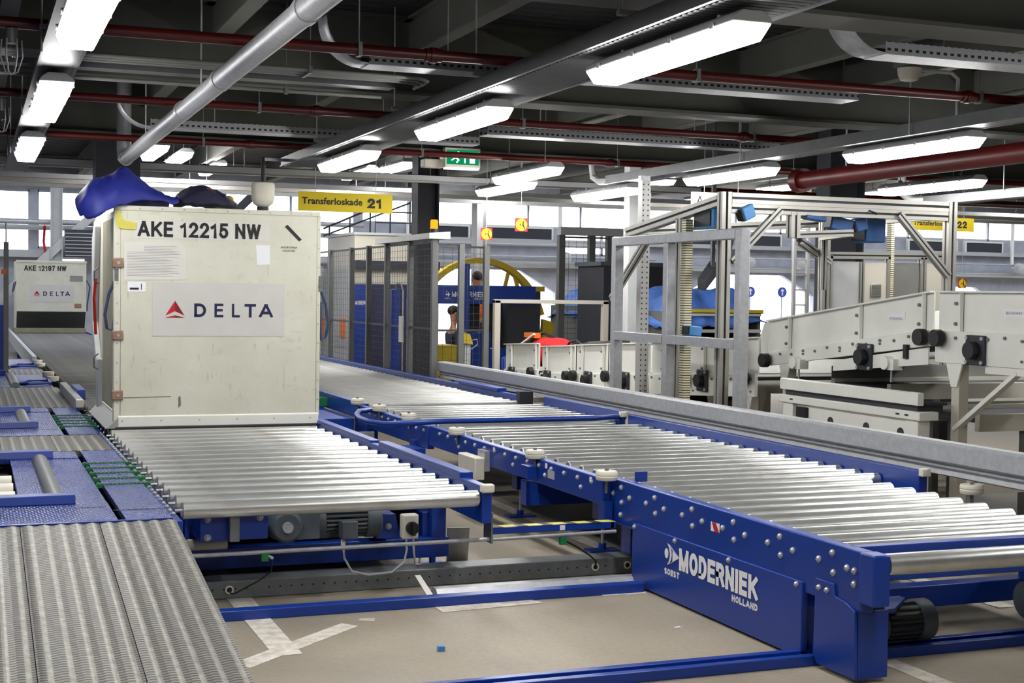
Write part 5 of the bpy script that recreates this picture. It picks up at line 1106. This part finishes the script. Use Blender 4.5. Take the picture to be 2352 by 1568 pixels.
t = thing('dark_container', 'dark grey crate stack behind the grey post, left of the scanner portal', 'container', (9.1, 18.5, 0))
B(8.45, 9.75, 18.3, 19.2, 0, 2.04).build('container_body', 'charcoal', t, bevel=.02); B(8.4, 9.8, 18.27, 19.2, 2.0, 2.06).build('lid', 'motor', t); B(9.1, 9.4, 18.25, 18.3, 1.5, 1.56).build('green_handle', 'green', t)
t = thing('inspection_lamp', 'dark slanted lamp box hanging from an arm beside the scanner portal', 'lamp box', (7.7, 13.6, 2.8))
MB().hexa([(7.36, 13.5, 1.66), (7.46, 13.5, 1.64), (7.72, 13.7, 1.82), (7.62, 13.7, 1.84), (7.36, 13.5, 1.78), (7.46, 13.5, 1.76), (7.72, 13.7, 1.96), (7.62, 13.7, 1.98)]).build('lamp_box', 'charcoal', t, bevel=.006)
B(7.60, 7.64, 13.62, 13.66, 1.9, 3.7).build('arm', 'charcoal', t); MB().hexa([(7.66, 13.5, 2.02), (7.76, 13.5, 2.02), (7.76, 13.54, 2.02), (7.66, 13.54, 2.02), (7.72, 13.5, 2.26), (7.82, 13.5, 2.26), (7.82, 13.54, 2.26), (7.72, 13.54, 2.26)]).build('monitor', 'charcoal', t, bevel=.006)
# cable ladder and dock signs
t = thing('cable_ladder', 'vertical pale cable ladder left of the dark steel column', 'ladder', (12.84, 20, 0))
for x in (12.70, 12.96): B(x-.025, x+.025, 19.97, 20.03, 0, 3.65).build('stile', 'pale_grey', t)
rg = MB()
for k in range(14): rg.box(12.72, 12.94, 19.985, 20.015, .2+.25*k, .225+.25*k)
rg.build('rungs', 'pale_grey', t)
for x, lab in ((21.75, 'round blue arrow sign at the left in the bright dock door'), (22.85, 'round blue arrow sign at the right in the bright dock door')):
    t = thing('arrow_sign', lab, 'sign', (x, 36.6, 0)); MB().cyl((x, 36.6, 1.74), (x, 36.62, 1.74), .155, 24).build('sign_disc', 'signal_blue', t)
    MB().slab([(-.022, -.10), (.022, -.10), (.022, .03), (.07, .03), (0, .11), (-.07, .03), (-.022, .03)], (x, 36.598, 1.74), X, Z).build('arrow', 'white_ink', t); MB().cyl((x, 36.64, 0), (x, 36.64, 1.75), .02, 8).build('sign_post', 'pale_grey', t)
# left background bits
t = thing('lane_post', 'blue and brown sensor post with a small orange lamp at the far left edge', 'post', (.45, 19, .505))
B(.41, .47, 18.95, 19.05, .505, 2.15).build('post', 'grey_paint', t); B(.33, .41, 18.95, 19.1, .505, 1.35).build('blue_box', 'blue', t); B(.38, .44, 18.9, 18.95, 1.74, 1.80).build('orange_lamp', 'orange', t); MB().cyl((.44, 19, 2.15), (.44, 19, 2.4), .01, 8).build('antenna', 'galv', t)
t = thing('roller_shutter', 'dark roller shutter housing behind the small distant container', 'shutter', (2.4, 36.2, 2.2)); B(2.2, 3.3, 36.1, 36.6, 2.32, 3.0).build('shutter_box', 'charcoal', t)
sl = MB()
for k in range(7): sl.box(2.2, 3.3, 36.09, 36.1, 2.36+.09*k, 2.38+.09*k)
sl.build('shutter_slats', 'pale_grey', t)
solo(MB().tube([(1.75, 36.72, 3.1), (1.72, 36.6, 2.7), (1.76, 36.5, 2.4), (1.80, 36.5, 2.1), (1.82, 36.5, 1.7)], .03), 'barrier_tape', 'red_cloth', 'red and white tape hanging behind the small distant container', 'tape', (1.8, 35.9, 1.7))

# ================================================================ ceiling services
def tray(label, x0, x1, y0, y1, z, h=.06, ribs=True, name='cable_tray', group='cable trays under the ceiling', mat='tray'):
    t = thing(name, label, 'cable tray', ((x0+x1)/2, (y0+y1)/2, z), group)
    alongy = (y1-y0) > (x1-x0)
    if alongy: m = B(x0, x0+.006, y0, y1, z, z+h).box(x1-.006, x1, y0, y1, z, z+h).box(x0-.012, x0+.012, y0, y1, z-.004, z+.006).box(x1-.012, x1+.012, y0, y1, z-.004, z+.006)
    else: m = B(x0, x1, y0, y0+.006, z, z+h).box(x0, x1, y1-.006, y1, z, z+h)
    m.build('side_wall', mat, t)
    if ribs and alongy:
        r_ = MB(); n = int((y1-y0)/.055)
        for k in range(n): r_.prism([(y0+.055*k, z+.002), (y0+.055*k+.022, z-.004), (y0+.055*k+.044, z+.002), (y0+.055*k+.044, z+.006), (y0+.055*k, z+.006)], 0, x0+.03, x1-.03)
        r_.build('tray_floor', 'tray', t)
    else: B(x0+.006, x1-.006, y0+.006, y1-.006, z, z+.005).build('tray_floor', mat, t)
    return t
mt = tray('wide perforated cable tray over the middle lamp row', 2.97, 3.42, -4, 14.3, 2.85, .085)
for y in (-1, 2.6, 6.2, 8.3, 10.1, 12.6):
    MB().cyl((2.94, y, 2.93), (2.94, y, 3.69), .006, 6).box(2.92, 3.44, y-.02, y+.02, 2.935, 2.96).build('hanger_rod', 'galv', mt)
lt_ = tray('cable tray over the lamp row at the far left', .37, .575, -4, 16.4, 2.85, .07, False)
for y in (4.5, 7.7, 10.6, 13.6): MB().cyl((.35, y, 2.80), (.35, y, 3.69), .006, 6).box(.34, .60, y-.02, y+.02, 2.92, 2.94).build('hanger_rod', 'galv', lt_)
rt_ = tray('cable tray over the lamp row on the right, held by the perforated strut', 6.66, 6.86, -4, 14.4, 2.83, .09, False)
for y in (6, 8.9, 11.4): MB().cyl((6.64, y, 2.83), (6.64, y, 3.69), .006, 6).build('hanger_rod', 'galv', rt_)
MB().tube([(6.70, 14.4, 2.86), (6.68, 14.6, 2.87), (6.67, 14.75, 2.93), (6.66, 14.78, 3.1)], .04).build('tray_bend', 'pale_grey', rt_)
rt2 = tray('cable tray high at the right edge, behind the scanner portal', 9.75, 9.95, 2, 12.8, 2.62, .09, False)
MB().tube([(9.78, 12.8, 2.66), (9.77, 13.0, 2.67), (9.76, 13.15, 2.75), (9.76, 13.2, 2.95)], .045).build('tray_bend', 'pale_grey', rt2); [MB().cyl((9.74, q, 2.7), (9.74, q, 3.7), .006, 6).build('hanger_rod', 'galv', rt2) for q in (8, 11.5)]
def xtray(label, x0, x1, y, z, bend=None, wd=.22):
    t = thing('cable_tray', label, 'cable tray', ((x0+x1)/2, y, z), 'cable trays under the ceiling')
    B(x0, x1, y-wd/2, y-wd/2+.006, z, z+.07).build('side_wall', 'slotted', t); B(x0, x1, y+wd/2-.006, y+wd/2, z, z+.07).build('side_wall', 'slotted', t)
    B(x0, x1, y-wd/2, y+wd/2, z-.005, z).build('tray_floor', 'galv', t)
    if bend:
        s = -1 if bend < 0 else 1; xb = x0 if s < 0 else x1; m = MB(); n = 8; Rr = .28; vs = []
        for k in range(n+1):
            a = PI/2*k/n; xx = xb+s*Rr*math.sin(a); zz = z+Rr*(1-math.cos(a)); vs += [(xx, y-wd/2, zz), (xx, y+wd/2, zz)]
        m.add(vs, [(2*k, 2*k+1, 2*k+3, 2*k+2) for k in range(n)]); b = m.build('tray_bend', 'galv', t); q = b.modifiers.new('s', 'SOLIDIFY'); q.thickness = .006
    for x in [x0+.6+1.6*i for i in range(int((x1-x0-.5)/1.6)+1)]: MB().cyl((x, y+wd/2+.02, z), (x, y+wd/2+.02, 3.69), .005, 6).build('hanger_rod', 'galv', t)
xtray('slotted cable tray with a curved end, above the near part of the middle lamp row', 2.35, 6.0, 8.75, 3.02, -1)
xtray('slotted cable tray with a curved end, at the top right corner', 5.0, 8.9, 7.05, 3.02, -1)
xtray('slotted cable tray with a curved end, behind the grey drain pipe', 1.5, 4.6, 12.95, 3.02, -1)
xtray('slotted cable tray without a bend, between the middle and right lamp rows', 4.3, 7.3, 11.9, 3.0)
def xpipes(label, ys, x0, x1, r, mat, name, cat, bend=False):
    t = thing(name, label, cat, ((x0+x1)/2, ys[0][0], ys[0][1]))
    for y, z in ys:
        p = [(x0, y, z), (x1, y, z)]
        if bend: p += [(x1+.12, y+.03, z), (x1+.2, y+.12, z), (x1+.22, y+.3, z)]
        MB().tube(p, r, 10).build('tube' if len(ys) > 1 else 'pipe', mat, t)
    for x in [x0+1+2.2*i for i in range(int((x1-x0-1)/2.2)+1)]: MB().cyl((x, ys[0][0], ys[0][1]), (x, ys[0][0], 3.69 if ys[0][0] < 23.8 else 4.5), .004, 6).box(x-.012, x+.012, ys[0][0]-r-.006, ys[-1][0]+r+.006, ys[0][1]-r-.008, ys[0][1]+r+.008).build('hanger', 'galv_dark', t)
    return t
for y, z, lab, x0, x1 in ((7.95, 2.98, 'red sprinkler pipe crossing the picture nearest to the camera', -5.5, 12), (10.95, 3.0, 'red sprinkler pipe crossing behind the nearest one', -5.5, 14), (13.75, 3.0, 'red sprinkler pipe crossing just in front of the green exit sign', -5.5, 12), (16.6, 3.0, 'farthest red sprinkler pipe crossing above the yellow sign 21', -5.5, 20)):
    t = xpipes(lab, [(y, z)], x0, x1, .032, 'red', 'sprinkler_pipe', 'pipe')
    for x in (2.55, 6.4):
        MB().cyl((x-.05, y, z), (x+.05, y, z), .039, 14).cyl((x-.02, y, z), (x+.02, y, z), .046, 14).build('coupling', 'red', t)
xpipes('bundle of three pale conduits crossing behind the middle sprinkler pipes', [(9.2, 3.04), (9.3, 3.04), (9.4, 3.04)], -5.5, 2.75, .014, 'grey_paint', 'conduit_bundle', 'conduit', True)
xpipes('single pale conduit just under the bundle, left of the middle tray', [(9.95, 3.0)], -5.5, 2.8, .014, 'grey_paint', 'conduit', 'conduit')
solo(B(-5.5, 2.8, 9.6, 9.75, 3.02, 3.06), 'busbar', 'tray', 'flat pale trunking between the conduits, left of the middle tray', 'trunking', (-1, 9.7, 3.02))
for i, (y, z, x0, x1, lab) in enumerate(((16.5, 2.95, -5.5, 9, 'pale trunking just above the yellow sign 21'), (17.2, 2.98, -5.5, 16, 'second pale trunking behind the yellow sign 21'), (19.3, 3.0, -5.5, 24, 'pale trunking across the hall above the blue tarpaulin'), (20.9, 3.05, -5.5, 30, 'long pale trunking at the far edge of the low ceiling'), (22.5, 3.1, -5.5, 34, 'farthest pale trunking under the low ceiling'))):
    o = solo(B(x0, x1, y-.05, y+.05, z, z+.06), 'trunking', 'alu' if i % 2 else 'pale_grey', lab, 'trunking', ((x0+x1)/2, y, z))
    for x in [x0+1+2.5*k for k in range(int((x1-x0-1)/2.5)+1)]: MB().cyl((x, y, z+.05), (x, y, 3.7), .006, 6).build('hanger', 'galv_dark', o)
t = thing('drain_pipe', 'big grey metal drain pipe running diagonally under the ceiling', 'pipe', (1.42, 6, 2.85))
MB().tube([(1.42, -4, 2.86), (1.42, 14.1, 2.84)], .062, 18).build('pipe', 'galv', t)
for y in (2.0, 6.3, 8.6, 10.2): MB().cyl((1.42, y-.05, 2.85), (1.42, y+.05, 2.85), .069, 18).build('coupling', 'galv', t)
MB().tube([(1.42, 14.1, 2.84), (1.42, 14.25, 2.86), (1.42, 14.32, 2.95), (1.42, 14.32, 3.65)], .07, 16).build('elbow', 'galv', t)
for y in (3, 6.3, 9.4, 12.5): MB().cyl((1.42, y, 2.9), (1.42, y, 3.69), .006, 6).build('hanger_rod', 'galv', t)
solo(B(1.28, 1.75, 15.9, 16.3, 2.62, 3.7), 'duct_box', 'charcoal', 'dark square duct box at the far end of the drain pipe', 'duct', (1.5, 16.1, 2.62))
t = thing('red_main_pipe', 'thick dark red sprinkler main running over the scanner portal', 'pipe', (8.2, 8, 2.82)); MB().tube([(8.2, 1, 2.82), (8.2, 12.75, 2.82)], .09, 18).build('pipe', 'red', t); MB().cyl((8.2, 12.75, 2.82), (8.2, 12.88, 2.82), .125, 18).build('flange', 'red', t)
for y in (4, 9, 12): MB().cyl((8.2, y, 2.88), (8.2, y, 3.69), .008, 6).build('hanger_rod', 'galv', t)
# caged sprinkler heads on the left, detector, sockets
for x, y, lab in ((.21, 7.95, 'caged wall light under the red pipe at the top left corner'), (.22, 10.95, 'small caged light at the left edge, below the other caged light')):
    t = thing('caged_light', lab, 'light', (x, y, 2.8)); MB().lathe([(.03, 2.86), (.034, 2.80), (.025, 2.75), (.005, 2.73)], (x, y, 0), 2, 14).build('bulb', 'glass', t)
    cg = MB()
    for k in range(6):
        a = 2*PI*k/6; cg.tube([(x+.05*math.cos(a), y+.05*math.sin(a), 2.89), (x+.055*math.cos(a), y+.055*math.sin(a), 2.80), (x+.03*math.cos(a), y+.03*math.sin(a), 2.72), (x, y, 2.71)], .004, 5)
    cg.build('cage', 'galv', t); MB().cyl((x, y, 2.87), (x, y, 2.95), .03, 12).build('lamp_base', 'galv_dark', t)
t = thing('smoke_detector', 'cream smoke detector with its conduit loop near the top right', 'detector', (6.3, 8.46, 3.2))
MB().lathe([(.06, 3.25), (.085, 3.24), (.08, 3.19), (.06, 3.155), (.045, 3.15)], (6.30, 8.46, 0), 2, 20).build('detector_body', 'plastic', t)
MB().tube([(6.36, 8.46, 3.24), (6.7, 8.5, 3.24), (6.76, 8.5, 3.2), (6.76, 8.5, 2.93)], .014).build('conduit', 'pale_grey', t); B(6.22, 6.38, 8.38, 8.54, 3.25, 3.4).build('mount', 'galv_dark', t)

# fluorescent lamps
def make_lamp():
    t = thing('fluorescent_lamp', 'lamp', 'lamp', (0, 0, 2.70))
    L = 1.56
    MB().prism([(-.10, 2.775), (.10, 2.775), (.085, 2.80), (.05, 2.825), (-.05, 2.825), (-.085, 2.80)], 1, -L/2, L/2).build('housing', 'pale_grey', t, bevel=.004)
    a, b = .098, .07
    MB().hexa([(-b, -L/2+.05, 2.70), (b, -L/2+.05, 2.70), (b, L/2-.05, 2.70), (-b, L/2-.05, 2.70), (-a, -L/2, 2.775), (a, -L/2, 2.775), (a, L/2, 2.775), (-a, L/2, 2.775)]).build('diffuser', 'lens', t, bevel=.008)
    for y in (-.6, -.2, .2, .6):
        for s in (-1, 1): B(s*.1-.006, s*.1+.006, y-.015, y+.015, 2.765, 2.79).build('clip', 'galv', t)
    MB().cyl((0, -.5, 2.82), (0, -.5, 2.85), .02, 8).cyl((0, .5, 2.82), (0, .5, 2.85), .02, 8).build('mount', 'galv_dark', t)
    MB().tube([(.02, L/2-.02, 2.80), (.02, L/2+.05, 2.80), (.02, L/2+.08, 2.815), (.02, L/2+.06, 2.835), (.02, L/2, 2.838)], .009).build('lamp_cable', 'pale_grey', t)
    return t
lamp = make_lamp(); used = False
G = 'fluorescent lamps under the ceiling'
def put(x, y, label, z=2.70, rod=False):
    global used
    if not used: used = True; o = lamp; o.location = (x, y, z); o['label'] = label; o['group'] = G
    else: o = dup(lamp, (x, y, z), label, G)
    if rod:
        for dy in (-.5, .5): MB().cyl((x, y+dy, z+.14), (x, y+dy, 3.70), .006, 6).build('lamp_rod', 'galv_dark', o)
    return o
ordn = ['nearest', 'second nearest', 'third', 'fourth', 'fifth']
for i, yf_ in enumerate((6.9, 10.0, 13.1)): put(3.16, yf_-.78, ordn[i]+' lit fluorescent lamp under the wide middle cable tray')
for i, yf_ in enumerate((7.0, 10.13, 13.4)): put(.475, yf_-.78, ordn[i]+' lit fluorescent lamp of the row in the top left corner')
for i, yf_ in enumerate((9.95, 12.75, 15.6)): put(6.85, yf_-.78, ordn[i]+' lit fluorescent lamp under the right cable tray')
for x, y, s in ((.475, 3.1, 'left'), (3.16, 3.0, 'middle'), (6.85, 6.4, 'right'), (6.85, 3.6, 'right')):
    put(x, y, 'lit fluorescent lamp of the %s row, outside the picture, %s' % (s, 'next to the visible ones' if y > 6 else 'nearest the camera'))
put(9.3, 12.1, 'lit fluorescent lamp at the right edge beyond the scanner portal', 2.7, True); put(9.3, 9.2, 'second lit fluorescent lamp at the right edge, partly out of the picture', 2.7, True); put(9.3, 6.2, 'lit fluorescent lamp of the far right row, outside the picture', 2.7, True)
put(5.33, 13.45, 'lit fluorescent lamp right of the green exit sign', 2.75, True); put(5.8, 15.3, 'lit fluorescent lamp behind the one right of the green exit sign', 2.75, True)
far = [(2.65, 19.5, 'far lit lamp above the drain pipe end'), (3.32, 20.9, 'far lit lamp between the drain pipe and the middle tray'), (2.25, 18.8, 'small far lit lamp seen just beside the drain pipe'), (5.65, 19.4, 'far lit lamp behind the middle row, upper one'), (5.45, 20.6, 'far lit lamp behind the middle row, lower one'),
       (10.1, 20.2, 'far lit lamp above the square grey post'), (12.2, 19.5, 'far lit lamp left of the cable ladder'), (14.2, 19.5, 'far lit lamp above the yellow sign 22'), (16.5, 18.5, 'far lit lamp right of the yellow sign 22'), (8.3, 22.5, 'farthest lit lamp above the yellow ring machine'), (12.5, 22.6, 'farthest lit lamp behind the cable ladder'), (17, 22.5, 'farthest lit lamp at the right, over the dock doors')]
for x, y, lab in far: put(x, y, lab, 3.3, True)

# hanging signs
def sign(label, x0, x1, y, z0, z1, word, num):
    t = thing('dock_sign', label, 'sign', ((x0+x1)/2, y, z0)); w = x1-x0; h = z1-z0
    B(x0, x1, y, y+.02, z0, z1).build('sign_board', 'sign_yellow', t, bevel=.002)
    m = MB().text(word, (x0+w*.035, y-.002, z0+h*.36), X, Z, h*.36, w*.64, .022)
    strokes(m, num, (x0+w*.73, y-.003, z0+h*.24), X, Z, h*.53, w*.155, .27, .15); m.build('sign_lettering', 'ink', t, smooth=False, recalc=False)
    [MB().cyl((xx, y+.01, z1), (xx, y+.01, 3.7), .004, 6).build('sign_rod', 'galv', t) for xx in (x0+.2, x1-.2)]
sign('yellow hanging sign with the number 21 above the large container', 3.53, 4.65, 16, 2.505, 2.725, 'Transferloskade', '21')
sign('yellow hanging sign with the number 22 at the right behind the scanner portal', 15.0, 16.32, 20, 2.77, 3.0, 'Transferloskade', '22')
sign_a = solo(B(6.95, 7.6, 12.9, 12.92, 2.50, 2.66), 'lane_sign', 'paper', 'pale sign board with the letter A behind the top of the scanner portal', 'sign', (7.27, 12.91, 2.5))
MB().text('A', (7.0, 12.898, 2.53), X, Z, .09).build('sign_lettering', 'ink', sign_a, smooth=False, recalc=False); [MB().cyl((xx, 12.91, 2.66), (xx, 12.91, 3.7), .004, 6).build('sign_rod', 'galv', sign_a) for xx in (7.1, 7.5)]
def exit_sign(label, x0, x1, y, z0, z1):
    t = thing('exit_sign', label, 'sign', ((x0+x1)/2, y, z0)); w = x1-x0; h = z1-z0
    B(x0-.01, x1+.01, y, y+.09, z0-.01, z1+.015).build('sign_case', 'plastic', t, bevel=.004)
    B(x0+.01, x1-.01, y-.004, y, z0+.02, z1-.01).build('green_face', 'exit_green', t)
    o = (x0, y-.006, z0); m = MB()
    m.disc((.36*w, .80*h), .075*h, o, X, Z).slab([(w*a, h*b) for a, b in ((.24, .62), (.36, .72), (.42, .66), (.34, .5), (.40, .38), (.33, .2), (.29, .22), (.34, .38), (.27, .46), (.18, .32), (.14, .35), (.24, .5), (.31, .63), (.26, .60), (.2, .56))], o, X, Z)
    m.slab([(w*.54, h*.2), (w*.58, h*.2), (w*.58, h*.6), (w*.54, h*.6)], o, X, Z).slab([(w*.70, h*.2), (w*.86, h*.2), (w*.86, h*.82), (w*.70, h*.82)], o, X, Z)
    m.build('running_figure', 'exit_white', t, smooth=False); B(x0, x1, y-.003, y+.09, z0-.03, z0-.012).build('light_strip', 'exit_white', t)
    MB().cyl(((x0+x1)/2, y+.045, z1), ((x0+x1)/2, y+.045, 3.69 if y < 23 else 5.98), .008, 6).build('sign_rod', 'galv', t)
exit_sign('large lit green exit sign with running figure above the red pipe', 4.76, 5.14, 14.35, 2.94, 3.125)
exit_sign('small lit green exit sign far behind, left of the grey column', 8.0, 8.45, 26, 2.95, 3.12)
solo(B(4.55, 4.78, 14.45, 14.6, 2.93, 3.02), 'emergency_light', 'plastic', 'pale plastic emergency light box left of the large exit sign', 'light', (4.66, 14.5, 2.93), bevel=.01)
def roundsign(label, x, y, z, s):
    t = thing('safety_sign', label, 'sign', (x, y, z)); B(x-s, x+s, y, y+.012, z-s, z+s).build('red_board', 'red_ink', t)
    o = (x, y-.001, z); d = MB().disc((0, 0), s*.92, o, X, Z, .002, 28).build('yellow_disc', 'sign_yellow', t)
    MB().slab([(s*a, s*b) for a, b in ((.1, -.1), (.28, .65), (.40, .62), (.34, .1), (.62, -.62), (.5, -.7), (.2, -.2))], (x, y-.0035, z), X, Z).build('black_figure', 'ink', d); MB().slab([(s*a, s*b) for a, b in ((-.35, -.12), (-.05, -.15), (-.05, .1), (-.3, .12))], (x, y-.0035, z), X, Z).build('red_mark', 'red_ink', d)
    MB().cyl((x, y+.006, z+s), (x, y+.006, 3.69), .004, 6).build('sign_rod', 'galv', t)
roundsign('round yellow safety sign on red, lower left one before the grey column', 5.835, 16, 2.30, .073)
roundsign('round yellow safety sign on red, higher right one above the ring machine', 6.285, 16, 2.425, .08)
roundsign('tiny round yellow safety sign on red below the yellow sign 22', 16.1, 20, 1.87, .08)
t = thing('hanging_beacon', 'white round beacon housing hanging from a black pole above the large container', 'beacon', (2.75, 14.0, 2.4))
MB().lathe([(.05, 2.42), (.095, 2.45), (.115, 2.50), (.117, 2.64), (.11, 2.66), (.04, 2.675)], (2.76, 14.15, 0), 2, 22).build('housing', 'plastic', t); MB().cyl((2.76, 14.15, 2.37), (2.76, 14.15, 2.42), .06, 16).build('sensor_ring', 'black', t)
MB().cyl((2.76, 14.15, 2.67), (2.76, 14.15, 2.92), .02, 10).build('pole', 'black', t); MB().bar((2.76, 14.15, 2.90), (3.0, 14.15, 2.90), .03, .03).build('bracket', 'galv', t)

# pipes, ducts and heaters along the back wall
for lab, x0, x1, z, r in (('thin pale pipe along the back wall above the ring machine', 10.2, 17.5, 2.95, .05), ('second pale pipe along the back wall, just below the dark louvres', 10.2, 18.5, 2.62, .035), ('long thin rail pipe over the dock door with the arrows', 18.8, 33, 2.72, .03), ('lower thin rail pipe over the dock door with the arrows', 18.8, 33, 2.42, .025), ('thick pale pipe across the left glazing', -5, 3.4, 3.18, .07), ('pale pipe across the glazing left of the yellow sign 21', 4.5, 9.8, 3.34, .06)):
    p = solo(MB().cyl((x0, 36.45, z), (x1, 36.45, z), r, 12), 'wall_pipe', 'galv', lab, 'pipe', ((x0+x1)/2, 36.45, z))
    for x in (x0+.4, x1-.4): MB().box(x-.02, x+.02, 36.45, 37.0, z-.02, z+.02).build('pipe_bracket', 'galv_dark', p)
for i, (x, lab) in enumerate(((11.1, 'left of the dark louvres above the ring machine'), (13.1, 'between the two dark louvres above the ring machine'), (15.55, 'right of the dark louvres above the ring machine'), (21.45, 'between the louvres over the arrow door'), (23.2, 'right of the louvres over the arrow door'), (31.4, 'at the far right of the back wall'))):
    p = solo(MB().tube([(x, 36.6, 4.1), (x, 36.6, 2.75), (x, 36.55, 2.66), (x, 36.4, 2.62)], .06, 12), 'down_pipe', 'white', 'white vertical pipe on the back wall '+lab, 'pipe', (x, 36.6, 2.6))
    MB().lathe([(.02, 36.05), (.16, 36.1), (.18, 36.3), (.06, 36.4)], (x, 0, 2.6), 1, 16).build('lamp_head', 'pale_grey', p)
t = thing('roof_stairs', 'dark stair railing above the cream machine cabin', 'railing', (6.2, 24.5, 2.5))
for k in range(5): MB().cyl((5.6+.35*k, 23.0, 2.5), (5.6+.35*k, 23.0, 2.68+.14*k), .014, 8).build('baluster', 'charcoal', t)
MB().tube([(5.5, 23.0, 2.62), (7.0, 23.0, 3.28)], .016).build('hand_rail', 'charcoal', t); MB().tube([(5.5, 23.0, 2.5), (7.0, 23.0, 3.1)], .014).build('lower_rail', 'charcoal', t)
